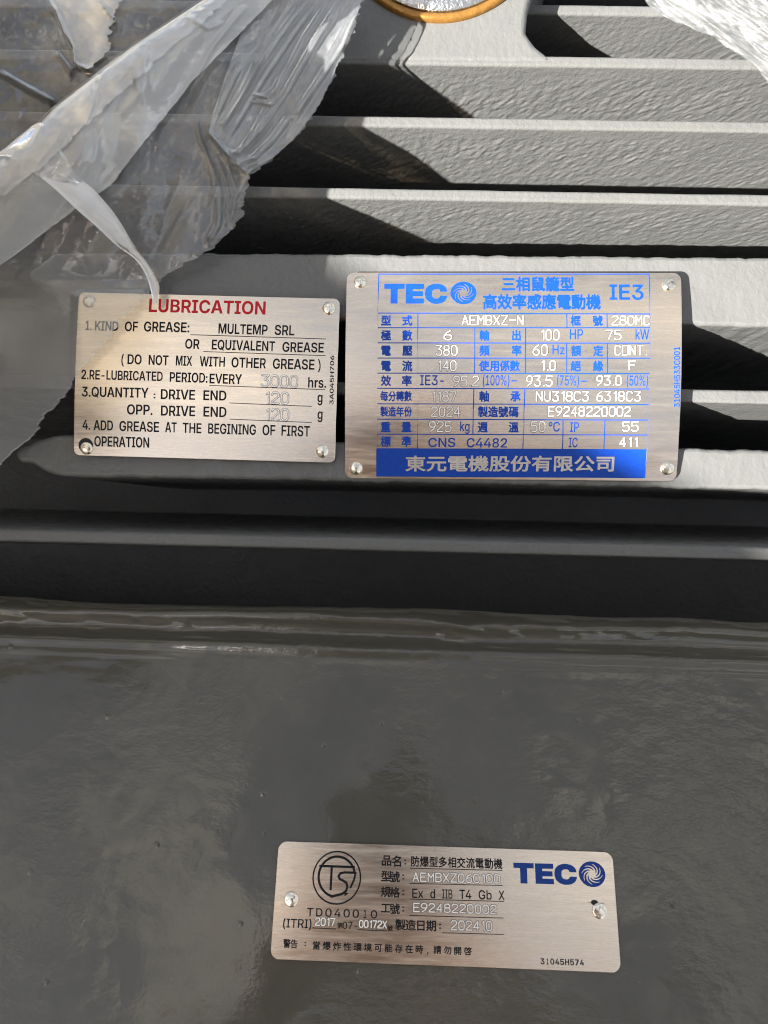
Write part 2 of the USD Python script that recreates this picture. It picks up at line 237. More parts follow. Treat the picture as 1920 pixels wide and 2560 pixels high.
TEXT3 = [
    ('k4', 'T', -47.81, -5.08, 2.25, 2.55, 0.86), ('k4', 'D', -44.62, -5.07, 2.25, 2.55, 0.86), ('k4', '0', -41.42, -5.07, 2.25, 2.55, 0.86), ('k4', '4', -38.23, -5.06, 2.25, 2.55, 0.86),
    ('k4', '0', -35.04, -5.05, 2.24, 2.55, 0.86), ('k4', '0', -31.85, -5.05, 2.24, 2.54, 0.86), ('k4', '1', -28.0, -5.02, 1.01, 2.54, -0.38), ('k4', 'O', -25.49, -5.04, 2.24, 2.54, 0.86),
    ('k4', '(ITRI)', -55.93, -8.85, 9.91, 2.73, 0.32), ('st', '2017', -44.61, -7.79, 6.65, 2.26, 0.13), ('k4', '07-', -35.14, -8.64, 5.08, 2.25, 1.13), ('st', '00172X', -29.32, -7.9, 9.39, 2.11, 0.23),
    ('st', 'AEMBXZ060100', -10.95, 7.14, 30.47, 2.62, 0.62), ('k4', 'Ex', -11.18, 1.8, 3.88, 2.93, 0.81), ('k4', 'd', -4.82, 1.86, 1.71, 2.93, 1.84), ('k4', 'IIB', -0.71, 1.92, 3.64, 2.93, 0.75),
    ('k4', 'T4', 5.4, 1.98, 4.1, 2.93, 0.87), ('k4', 'Gb', 12.05, 2.06, 4.55, 2.92, 0.97), ('k4', 'X', 18.99, 2.14, 2.08, 2.92, -0.06), ('st', 'E9248220002', -10.57, -2.42, 28.62, 2.55, 0.49),
    ('st', '202410', 2.52, -7.59, 13.88, 2.71, 0.78), ('navy', 'TEC', 24.48, 7.7, 22.03, 6.35, 0.36), ('k6', '3', 32.67, -16.99, 1.35, 1.78, 0.95), ('k6', '1', 34.73, -16.97, 0.6, 1.78, -0.28),
    ('k6', '0', 35.99, -16.97, 1.34, 1.78, 0.95), ('k6', '4', 37.65, -16.97, 1.34, 1.78, 0.95), ('k6', '5', 39.31, -16.96, 1.34, 1.78, 0.95), ('k6', 'H', 40.97, -16.95, 1.34, 1.78, 0.95),
    ('k6', '5', 42.63, -16.94, 1.34, 1.78, 0.95), ('k6', '7', 44.29, -16.94, 1.34, 1.78, 0.95), ('k6', '4', 45.95, -16.93, 1.34, 1.78, 0.95), ('kcj', '第', -37.15, -8.57, 2.12, 1.91, 0.48),
    ('kcj', '號', -19.67, -8.74, 1.95, 1.77, 0.48), ('kcj', '品', -22.38, 11.7, 3.87, 3.59, 0.33), ('kcj', '名', -18.82, 11.6, 3.86, 3.59, 0.33), ('kcj', '防', -11.89, 11.82, 3.23, 3.44, 0.33),
    ('kcj', '爆', -8.62, 11.83, 3.22, 3.44, 0.33), ('kcj', '型', -5.35, 11.84, 3.22, 3.44, 0.33), ('kcj', '多', -2.09, 11.86, 3.22, 3.44, 0.33), ('kcj', '相', 1.17, 11.87, 3.22, 3.44, 0.33),
    ('kcj', '交', 4.43, 11.89, 3.21, 3.43, 0.33), ('kcj', '流', 7.69, 11.9, 3.21, 3.43, 0.33), ('kcj', '電', 10.94, 11.92, 3.21, 3.43, 0.33), ('kcj', '動', 14.19, 11.93, 3.2, 3.43, 0.33),
    ('kcj', '機', 17.44, 11.94, 3.2, 3.43, 0.33), ('kcj', '型', -22.38, 6.64, 3.84, 3.54, 0.37), ('kcj', '號', -19.4, 6.52, 3.84, 3.54, 0.37), ('kcj', '規', -22.31, 1.79, 3.66, 3.36, 0.4),
    ('kcj', '格', -19.11, 1.68, 3.66, 3.35, 0.4), ('kcj', '工', -22.15, -3.28, 3.64, 3.31, 0.44), ('kcj', '號', -18.97, -3.45, 3.63, 3.31, 0.44), ('kcj', '製', -17.0, -8.38, 3.76, 3.4, 0.48),
    ('kcj', '造', -13.44, -8.35, 3.75, 3.39, 0.48), ('kcj', '日', -9.89, -8.32, 3.75, 3.39, 0.48), ('kcj', '期', -6.35, -8.29, 3.75, 3.39, 0.48), ('k4', ':', -14.19, 12.39, 0.79, 2.3, 1.78),
    ('k4', ':', -14.8, 7.52, 0.78, 2.27, 1.81), ('k4', ':', -14.69, 2.59, 0.78, 2.24, 1.84), ('k4', ':', -14.59, -2.55, 0.77, 2.21, 1.87), ('k4', ':', -1.76, -7.46, 0.77, 2.17, 1.9),
    ('kcj', '警', -55.45, -15.0, 2.61, 2.69, 0.53), ('kcj', '告', -52.91, -15.05, 2.61, 2.69, 0.53), ('kcj', '當', -45.3, -15.19, 2.85, 2.55, 0.53), ('kcj', '爆', -41.74, -15.19, 2.85, 2.55, 0.53),
    ('kcj', '炸', -38.18, -15.19, 2.85, 2.54, 0.53), ('kcj', '性', -34.63, -15.19, 2.84, 2.54, 0.53), ('kcj', '環', -31.08, -15.19, 2.84, 2.54, 0.53), ('kcj', '境', -27.54, -15.19, 2.84, 2.54, 0.53),
    ('kcj', '可', -23.99, -15.19, 2.83, 2.54, 0.53), ('kcj', '能', -20.46, -15.19, 2.83, 2.53, 0.53), ('kcj', '存', -16.92, -15.19, 2.83, 2.53, 0.53), ('kcj', '在', -13.39, -15.2, 2.83, 2.53, 0.53),
    ('kcj', '時', -9.86, -15.2, 2.82, 2.53, 0.53), ('kcj', '請', -3.71, -15.12, 2.82, 2.53, 0.53), ('kcj', '勿', -0.23, -15.14, 2.82, 2.53, 0.53), ('kcj', '開', 3.24, -15.15, 2.81, 2.53, 0.53),
    ('kcj', '啓', 6.71, -15.17, 2.81, 2.52, 0.53), ('k4', ':', -48.04, -14.28, 0.61, 1.75, 1.93), ('k4', ',', -5.83, -14.99, 0.53, 2.0, 1.94),
]
LINE3 = [
    ('blk', -12.12, 11.23, 20.55, 11.54, 0.22), ('blk', -12.11, 6.33, 20.42, 6.73, 0.22), ('blk', -12.03, 1.42, 20.83, 1.72, 0.22), ('blk', -12.09, -3.7, 20.53, -3.46, 0.22), ('blk', -0.69, -8.65, 20.4, -8.49, 0.22), ('blk', -45.72, -8.65, -37.37, -8.71, 0.22),
    ('blk', -29.98, -8.67, -19.9, -8.74, 0.22),
]
BLOCK2 = [[-49.36, -27.1], [49.51, -26.65], [49.49, -36.87], [-49.34, -37.27]]
RIV1 = [[-44.32, 26.89, 2.47], [44.56, 26.53, 2.5], [43.76, -26.12, 2.5], [-43.68, -27.59, 2.4]]
HOLE1 = [-43.98, -26.54, 2.8]
RIV2 = [[-55.98, 34.32, 2.33], [56.69, 33.57, 2.43], [-56.9, -34.35, 2.51], [57.64, -33.28, 2.53]]
RIV3 = [[-53.72, 0.01, 2.58], [53.64, -0.12, 2.59]]
SMUDGE = [52.14, 2.38, 1.22]
LOGO2 = [-18.0, 30.26, 4.46]
LOGO3 = [51.91, 11.32, 4.34]
TS = [-37.98, 7.42, 8.66]

# ------------------------------------------------------------------ building helpers
taken = {}


def numbered(path):
    k = taken.get(path, 0)
    taken[path] = k + 1
    return path if k == 0 else f"{path}_{k:03d}"


def tag(p, label=None, category=None, group=None, kind=None):
    for k, v in (("label", label), ("category", category), ("group", group), ("kind", kind)):
        if v:
            p.SetCustomDataByKey(k, v)
    return p


def thing(name, R=B, origin=(0, 0, HEIGHT), **k):
    x = UsdGeom.Xform.Define(stage, numbered("/World/" + name))
    x.AddTransformOp().Set(rows(R, origin))
    return tag(x.GetPrim(), **k)


def part(name, mesh, material, parent, smooth=False, label=None, kind=None):
    p = usdkit.mesh(stage, numbered(str(parent.GetPath()) + "/" + name), mesh, material, smooth=smooth).GetPrim()
    return tag(p, label, kind=kind)


def rot(ax, deg):
    return trimesh.transformations.rotation_matrix(math.radians(deg), ax)[:3, :3]


RM = rot([0, 0, 1], -1.35) @ rot([0, 1, 0], -1.0)              # the motor is a little rolled and turned to the viewer


def at(px, py, w):
    """The point of the local frame at height w seen at (px, py) of the 1920 x 2560 photograph."""
    px, py, w = np.broadcast_arrays(np.asarray(px, float), np.asarray(py, float), np.asarray(w, float))
    return np.stack([(px - 960) / 1920 * (DIST - w), (1280 - py) / 1920 * (DIST - w), w], -1)


def on_motor(px, py, W):
    """The same in the motor's own frame, on its plane at height W."""
    d = np.stack(np.broadcast_arrays((np.asarray(px, float) - 960) / 1920, (1280 - np.asarray(py, float)) / 1920, -1.0), -1) @ RM
    c = np.array([0, 0, DIST]) @ RM
    t = (W - c[2]) / d[..., 2]
    return c + t[..., None] * d


def grid(P, flip=False):
    """A (rows, columns, 3) array of points as (vertices, triangles)."""
    n, m = P.shape[:2]
    i = np.arange(n * m).reshape(n, m)
    a, b, c, d = i[:-1, :-1].ravel(), i[1:, :-1].ravel(), i[1:, 1:].ravel(), i[:-1, 1:].ravel()
    f = np.vstack([np.stack([a, b, c], 1), np.stack([a, c, d], 1)])
    return P.reshape(-1, 3), f[:, ::-1] if flip else f


def join(*ms):
    v, f, n = [], [], 0
    for a, b in ms:
        v.append(a); f.append(np.asarray(b) + n); n += len(a)
    return np.vstack(v), np.vstack(f)


def arc(c, r, a0, a1, n):
    a = np.radians(np.linspace(a0, a1, n))
    return np.stack([c[0] + r * np.cos(a), c[1] + r * np.sin(a)], 1)


def line(a, b, n):
    return np.asarray(a) + (np.asarray(b) - a) * np.linspace(0, 1, n)[:, None]


US = np.r_[np.linspace(-0.40, -0.21, 20), np.linspace(-0.2085, 0.2085, 600), np.linspace(0.21, 0.40, 20)]


def cast(P, seed):
    """Relief of rough cast iron under paint: short grains lying across the fin."""
    q = np.stack([(P[..., 0] * 0.5 + P[..., 2] * 0.85) * 0.85, (P[..., 0] * 0.85 - P[..., 2] * 0.5) * 1.6, P[..., 1] * 0.5], -1)
    q = q + 0.0012 * (np.stack([noise(P * 240, seed + 5), noise(P * 240, seed + 6), noise(P * 240, seed + 7)], -1) - 0.5)
    big = fbm(q * 430, 3, seed) - 0.5
    patch = 0.55 + 0.9 * noise(P * [30, 30, 55], seed + 9)
    return big * patch


def extruded(profile, side, seed, amp=0.0006, us=US, edge=0.0):
    """Sweeps a (V, W) profile along U; side = how rough each of its points is."""
    t = np.gradient(profile, axis=0)
    t /= np.linalg.norm(t, axis=1, keepdims=True)
    nrm = np.stack([-t[:, 1], t[:, 0]], 1)
    P = np.zeros((len(us), len(profile), 3))
    P[..., 0] = us[:, None]
    P[..., 1:] = profile
    d = cast(P, seed) * amp * side
    d = d + edge * (fbm(P * [70, 140, 140], 3, seed + 3) - 0.5) * (0.4 + 0.6 * (1 - side))
    P[..., 1:] += d[..., None] * nrm
    return grid(P)


# ------------------------------------------------------------------ the motor
motor = thing("electric_motor", B @ RM, (0, 0, HEIGHT), label="large grey painted electric motor with cooling fins and three riveted steel nameplates", category="motor")


def fin(py, thick, W, depth=0.15, dense=True, slope=0.03, label=None):
    """A cooling fin whose tip is centred at py on the photograph's middle column."""
    V = on_motor(960, py, W)[1]
    h, r = thick / 2, 0.0011
    nd = 96 if dense else 12
    low = np.vstack([np.vstack([[(V - h - depth * slope * 1.5, W - depth)], line((V - h - 0.065 * slope * 2, W - 0.065), (V - h, W - r), nd)])[:-1], arc((V - h + r, W - r), r, 180, 90, 6)])
    top = np.vstack([arc((V + h - r, W - r), r, 90, 0, 6), line((V + h, W - r), (V + h + depth * slope * 1.5, W - depth), nd if py > 1200 else 14)[1:]])
    profile = np.vstack([low, line((V - h + r, W), (V + h - r, W), 7)[1:-1], top])
    side = np.clip((W - 0.004 - profile[:, 1]) / 0.004, 0.04, 1)
    us = US if dense else np.r_[np.linspace(-0.40, 0.40, 240)]
    part("cooling_fin", extruded(profile, side, int(py), us=us, edge=0.0003), M_FIN, motor, smooth=True, label=label)


fin(-140, 0.0045, -0.048, dense=False)
fin(18, 0.0042, -0.026)
fin(147, 0.0042, -0.012)
fin(303, 0.0042, -0.004)
fin(484, 0.0042, 0.0)
fin(973, 0.0050, -0.001, dense=False)
fin(1361, 0.0046, 0.0, dense=True)

# the frame the fins stand on: a curved wall behind the gaps
vv = np.linspace(-0.10, 0.36, 60)
ww = -0.148 - 0.9 * np.clip(vv - 0.12, 0, None) ** 2 / 0.5
prof = np.vstack([[(-0.10, -0.3)], np.stack([vv, ww], 1), [(0.36, -0.3), (-0.10, -0.3)]])
part("motor_frame", extruded(prof, np.zeros(len(prof)) + 0.5, 3, amp=0.001, us=np.linspace(-0.40, 0.40, 160)), M_FIN, motor, smooth=30)


for sx in (-1, 1):
    m_ = trimesh.creation.box([0.02, 0.50, 0.30])
    m_.apply_translation([sx * 0.411, 0.13, -0.155])
    part("end_bracket", m_, M_PAD, motor)


def rail(points, W, depth, seed, name="mounting_pad"):
    """A flat pad cast between the fins; points run round its outline on the photograph."""
    pts = on_motor(*np.array(points, float).T, W)[:, :2]
    ring = Polygon(pts).buffer(-0.003).buffer(0.003)
    L = ring.exterior.length
    n = int(L / 0.0009)
    o = np.array([ring.exterior.interpolate(s).coords[0] for s in np.linspace(0, L, n, endpoint=False)])
    if not ring.exterior.is_ccw:
        o = o[::-1]
    t = np.roll(o, -1, 0) - np.roll(o, 1, 0)
    t /= np.linalg.norm(t, axis=1, keepdims=True)
    nr = np.stack([t[:, 1], -t[:, 0]], 1)
    wob = (fbm(np.c_[o * 220, np.zeros(n)], 4, seed) - 0.5)[:, None]
    o = o + nr * wob * 0.0011
    steps = [(-0.0016, 0.0), (-0.0009, -0.0002), (-0.0003, -0.0007), (0.0, -0.0016)] + [(0.0, -0.0016 - (depth - 0.0016) * k / 30) for k in range(1, 31)]
    P = np.stack([np.c_[o + nr * a, np.full(n, W + b)] for a, b in steps])
    Q = np.concatenate([P, P[:, :1]], 1)
    rough = cast(Q, seed) * 0.0008 * np.r_[0, 0, 0, 0.2, np.ones(len(steps) - 4)][:, None]
    nn = np.concatenate([nr, nr[:1]])
    Q[..., :2] += rough[..., None] * nn
    inner = Polygon(Q[0, :-1, :2])
    tv, tf = trimesh.creation.triangulate_polygon(inner.buffer(0), engine="earcut")
    cap = (np.c_[tv, np.full(len(tv), W)], tf)
    side = grid(Q)
    return part(name, join(cap, side), M_PAD, motor, smooth=40)


rail([(-700, 672), (30, 678), (75, 676), (105, 655), (140, 630), (400, 630), (960, 634), (1500, 638), (1920, 643), (2700, 654),
      (2700, 832), (2050, 823), (1808, 813), (1400, 806), (400, 800), (190, 805), (150, 770), (128, 722), (90, 708), (30, 706), (-700, 700)], 0.0, 0.15, 21)
rail([(-700, 1112), (38, 1122), (85, 1103), (130, 1091), (174, 1088), (700, 1100), (1300, 1112), (1700, 1119), (1920, 1126), (2700, 1150),
      (2700, 1245), (1920, 1226), (1300, 1211), (700, 1199), (150, 1192), (112, 1180), (85, 1160), (30, 1152), (-700, 1140)], -0.0003, 0.15, 22)

# the boss under the screwed plug at the top
W = -0.0116
b0 = on_motor(*np.array([(640, -420), (1500, -420), (1345, -60), (1318, 30), (1316, 80), (1340, 115), (1372, 140), (1420, 151), (1420, 158), (720, 152), (640, 120)], float).T, W)[:, :2]


def block(outline, W, depth, material, name, bevel=0.0022, seed=0, label=None, parent=None, jitter=0.0008):
    ring = max(getattr((g_ := Polygon(outline).buffer(-0.0015).buffer(0.0015)), 'geoms', [g_]), key=lambda g: g.area)
    n = int(ring.exterior.length / 0.001)
    o = np.array([ring.exterior.interpolate(s).coords[0] for s in np.linspace(0, ring.exterior.length, n, endpoint=False)])
    if not ring.exterior.is_ccw:
        o = o[::-1]
    t = np.roll(o, -1, 0) - np.roll(o, 1, 0); t /= np.linalg.norm(t, axis=1, keepdims=True)
    nr = np.stack([t[:, 1], -t[:, 0]], 1)
    o = o + nr * ((fbm(np.c_[o * 200, np.zeros(n)], 4, seed) - 0.5) * jitter)[:, None]
    layers = [(bevel * (math.sin(a) - 1), bevel * (math.cos(a) - 1)) for a in np.linspace(0, math.pi / 2, 6)] + [(0.0, -bevel - (depth - bevel) * k / 8) for k in range(1, 9)]
    P = np.stack([np.c_[o + nr * a, np.full(n, W + b)] for a, b in layers])
    Q = np.concatenate([P, P[:, :1]], 1)
    tv, tf = trimesh.creation.triangulate_polygon(Polygon(Q[0, :-1, :2]).buffer(0), engine="earcut")
    return part(name, join((np.c_[tv, np.full(len(tv), W)], tf), grid(Q)), material, parent or motor, smooth=40, label=label)


block(b0, W, 0.13, M_PAD, "boss", seed=5)
pc = on_motor(1101, 59 - 262, W)
R0 = 0.0405


def lathe(profile, c, n=180):
    a = np.linspace(0, 2 * math.pi, n + 1)
    pr = np.asarray(profile)
    P = np.stack([np.stack([c[0] + r * np.cos(a), c[1] + r * np.sin(a), np.full(n + 1, w)], 1) for r, w in pr])
    return grid(P, flip=True)


plug = part("screw_plug", lathe([(0.0001, W + 0.0045), (0.02, W + 0.0045), (R0 - 0.006, W + 0.004), (R0 - 0.0035, W + 0.002), (R0 - 0.003, W - 0.002)], pc), M_ZINC, motor, smooth=40, label="galvanised screw plug at the top edge")
cx, cz = R0 - 0.0016, W + 0.0006
part("sealing_ring", lathe(np.r_[arc((cx, cz), 0.0017, 180, 0, 12), [(cx + 0.0017, W - 0.002)]], pc), M_BRASS, plug, smooth=50, label="amber yellow sealing ring round the plug")


# the smooth lower housing: an edge, a hollow band, a ridge and the leaning front
def lean(py):
    """Point of the leaning front at image row py, middle column (local frame)."""
    r = (1280 - py) / 1920
    d = (0.3222 - 0.0) / (1 + 0.394 * -r) if False else (DIST - 0.018 + 0.1375 * 0.394) / (1 - 0.394 * r)
    return r * d, DIST - d


def near(py, lift):
    v, w = lean(py)
    return v, w + lift


pts = [(-0.080, -0.152), (-0.058, -0.062), (-0.0425, -0.028)]
pts += [near(1528, -0.0045), near(1533, -0.0015), near(1545, 0.0008), near(1558, 0.0010), near(1572, -0.0012), near(1590, -0.0030), near(1606, -0.0022), near(1618, 0.0002), near(1630, 0.0007), near(1642, 0.0), near(1660, 0.0)]
ctl = np.array(pts)
from scipy.interpolate import PchipInterpolator
s = np.r_[0, np.cumsum(np.linalg.norm(np.diff(ctl, axis=0), axis=1))]
fine = PchipInterpolator(s, ctl)(np.linspace(0, s[-1], 150))
tail = np.array([near(p, 0.0) for p in np.linspace(1660, 2640, 190)[1:]])
end = tail[-1] + (tail[-1] - tail[-2]) * 1.0
more = line(end, end + (tail[-1] - tail[-2]) / np.linalg.norm(tail[-1] - tail[-2]) * 0.12, 20)
back = [(more[-1][0] - 0.01, more[-1][1] - 0.02), (more[-1][0] - 0.01, -0.3), (-0.080, -0.3), (-0.080, -0.152)]
prof = np.vstack([fine, tail, more, back])
ub = np.r_[np.linspace(-0.40, -0.21, 20), np.linspace(-0.2085, 0.2085, 420), np.linspace(0.21, 0.40, 20)]
Pb = np.zeros((len(ub), len(prof), 3))
Pb[..., 0] = ub[:, None]
Pb[..., 1:] = prof
n3 = RM.T @ np.cross(PLATE3["x"], PLATE3["y"]); c3 = RM.T @ np.array(PLATE3["c"])
Pb[..., 2] += c3[2] - (n3[0] * (Pb[..., 0] - c3[0]) + n3[1] * (Pb[..., 1] - c3[1])) / n3[2] - (0.018 - 0.394 * (Pb[..., 1] + 0.1375)) - 0.0011
Pb[..., 1] += -0.012 * ub[:, None] * np.clip((s[-1] * 1.6 - np.r_[np.linspace(0, s[-1], 150), np.full(len(prof) - 150, 9)]) / s[-1], 0, 1) * 0.5
k = np.exp(-((np.arange(len(prof)) - 112) / 26.0) ** 2)
ridge = (fbm(np.stack([Pb[..., 0] * 14, Pb[..., 1] * 190, Pb[..., 2] * 90], -1), 4, 31) - 0.5) * 0.0048 * k
edge = ((fbm(Pb * [120, 200, 200], 4, 33) - 0.5) * 0.0030 + (fbm(Pb * [520, 700, 700], 2, 34) - 0.5) * 0.0009) * np.exp(-((np.arange(len(prof)) - 70) / 13.0) ** 2)
broad = (fbm(Pb * [12, 14, 12], 2, 35) - 0.5) * 0.0011 * np.clip((np.arange(len(prof)) - 130) / 40, 0, 1) * (np.arange(len(prof)) < len(prof) - 5)
broad *= np.clip(np.maximum(np.abs(Pb[..., 0] - c3[0]) / 0.064, np.abs(Pb[..., 1] - c3[1]) / 0.024) - 1, 0, 1)
Pb[..., 2] += ridge + edge + broad
zone = np.exp(-((np.arange(len(prof)) - 104) / 34.0) ** 2)
Pb[..., 1] += 0.8 * edge + 0.5 * ridge + zone * (0.0060 * (fbm(np.stack([Pb[..., 0] * 17, np.arange(len(prof))[None, :] / 22.0 + 0 * Pb[..., 0], 0 * Pb[..., 0]], -1), 4, 37) - 0.5))
lumps = np.maximum(fbm(np.stack([Pb[..., 0] * 30, np.arange(len(prof))[None, :] / 9.0 + 0 * Pb[..., 0], 0 * Pb[..., 0]], -1), 4, 39) - 0.52, 0)
Pb[..., 2] += lumps * 0.012 * np.exp(-((np.arange(len(prof)) - 122) / 16.0) ** 2)
part("lower_housing", grid(Pb), M_BODY, motor, smooth=True, label="smooth glossy lower housing")

# ------------------------------------------------------------------ nameplates

FONTS = glob.glob("/opt/blender-*/*/datafiles/fonts/Inter.woff2")[0], glob.glob("/opt/blender-*/*/datafiles/fonts/Noto Sans CJK Regular.woff2")[0]
made = {}


def font(name, weight=400):
    if (name, weight) not in made:
        f = ImageFont.truetype(FONTS[name], 96)
        if name == 0:
            f.set_variation_by_axes([24, weight])
        made[name, weight] = f
    return made[name, weight]


def glyphs(text, f, bold=0):
    """The lettering's outline as one shape, in pixels of a 96 px font, its ink starting at x = 0, baseline at y = 0."""
    key = (text, id(f), bold)
    if key in made:
        return made[key]
    x0, y0, x1, y1 = f.getbbox(text, anchor="ls", stroke_width=bold)
    im = Image.new("L", (int(x1 - x0) + 8, int(y1 - y0) + 8))
    ImageDraw.Draw(im).text((4 - x0, 4 - y0), text, 255, f, anchor="ls", stroke_width=bold)
    on = np.pad(np.asarray(im) > 127, ((0, 0), (1, 1))).astype(np.int8)
    r, st = np.nonzero(np.diff(on, axis=1) == 1)
    en = np.nonzero(np.diff(on, axis=1) == -1)[1]
    shape = shapely.union_all(shapely.box(st, -r - 1, en, -r)).buffer(0.6).buffer(-0.6).simplify(0.8)
    shape = affinity.translate(shape, -shape.bounds[0], 4 - y0)
    made[key] = shape
    return shape


STROKES = {  # single-line figures of a marking machine, on a box 4 wide and 6 high
    "0": [[(1, 0), (3, 0), (4, 1.2), (4, 4.8), (3, 6), (1, 6), (0, 4.8), (0, 1.2), (1, 0)]], "1": [[(1, 5), (2.2, 6), (2.2, 0)]],
    "2": [[(0, 4.8), (0.8, 6), (3.2, 6), (4, 5), (4, 4), (0, 0.8), (0, 0), (4, 0)]], "3": [[(0, 6), (4, 6), (1.8, 3.6), (3.2, 3.4), (4, 2.4), (4, 1), (3, 0), (0.8, 0), (0, 1)]],
    "4": [[(3, 0), (3, 6), (0, 1.8), (4, 1.8)]], "5": [[(4, 6), (0.3, 6), (0, 3.4), (3, 3.7), (4, 2.7), (4, 1), (3, 0), (0.8, 0), (0, 0.8)]],
    "6": [[(3.4, 6), (1, 4.4), (0, 2.4), (0, 1), (1, 0), (3, 0), (4, 1), (4, 2.4), (3, 3.3), (1, 3.3), (0, 2.4)]], "7": [[(0, 6), (4, 6), (1.6, 0)]],
    "8": [[(1, 3.2), (0.2, 4), (0.2, 5.2), (1, 6), (3, 6), (3.8, 5.2), (3.8, 4), (3, 3.2), (1, 3.2), (0, 2.3), (0, 1), (1, 0), (3, 0), (4, 1), (4, 2.3), (3, 3.2)]],
    "9": [[(0.6, 0), (3, 1.6), (4, 3.6), (4, 5), (3, 6), (1, 6), (0, 5), (0, 3.6), (1, 2.7), (3, 2.7), (4, 3.6)]],
    "A": [[(0, 0), (2, 6), (4, 0)], [(0.7, 2), (3.3, 2)]], "B": [[(0, 0), (0, 6), (3, 6), (4, 5.2), (4, 4), (3, 3.2), (0, 3.2)], [(3, 3.2), (4, 2.3), (4, 1), (3, 0), (0, 0)]],
    "C": [[(4, 5), (3, 6), (1, 6), (0, 5), (0, 1), (1, 0), (3, 0), (4, 1)]], "E": [[(4, 6), (0, 6), (0, 0), (4, 0)], [(0, 3.1), (3.2, 3.1)]],
    "F": [[(4, 6), (0, 6), (0, 0)], [(0, 3.1), (3.2, 3.1)]], "M": [[(0, 0), (0, 6), (2, 2.6), (4, 6), (4, 0)]], "N": [[(0, 0), (0, 6), (4, 0), (4, 6)]],
    "O": [[(0, 0), (4, 0), (4, 6), (0, 6), (0, 0)]], "T": [[(0, 6), (4, 6)], [(2, 6), (2, 0)]], "U": [[(0, 6), (0, 1), (1, 0), (3, 0), (4, 1), (4, 6)]],
    "X": [[(0, 0), (4, 6)], [(0, 6), (4, 0)]], "Z": [[(0, 6), (4, 6), (0, 0), (4, 0)]], "-": [[(0, 3), (4, 3)]], ".": [[(1, 0), (1.2, 0)]],
}


def stamped(text, length, cap, t=0.40):
    adv = [2.6 if c == "." else 4.0 if c == "1" else 5.6 for c in text]
    total = sum(adv) - (adv[-1] - (2.2 if text[-1] in "1." else 4))
    sx, sy, x, out = length / total, cap / 6, 0.0, []
    for c, a in zip(text, adv):
        out += [LineString([((x + px) * sx, py * sy) for px, py in st]).buffer(t / 2, cap_style="round", quad_segs=3) for st in STROKES[c]]
        x += a
    return shapely.union_all(out)


STYLE = {  # style: (font, weight, extra boldness, material, height above the plate in mm)
    "red": (0, 700, 0, M_RED), "blk": (0, 640, 0, M_BLACK), "blkb": (0, 650, 0, M_BLACK), "thin": (0, 400, 0, M_BLACK), "k4": (0, 560, 0, M_BLACK), "k6": (0, 720, 0, M_BLACK),
    "kcj": (1, 0, 2, M_BLACK), "cjk": (1, 0, 3, M_BLUE), "kno": (1, 0, 2, M_KNOCK), "hv": (0, 900, 1, M_BLUE), "blu6": (0, 640, 0, M_BLUE), "lt": (0, 520, 0, M_BLUE), "md": (0, 560, 0, M_BLUE),
    "blub": (0, 640, 0, M_BLUE), "navy": (0, 900, 1, M_NAVY),
}


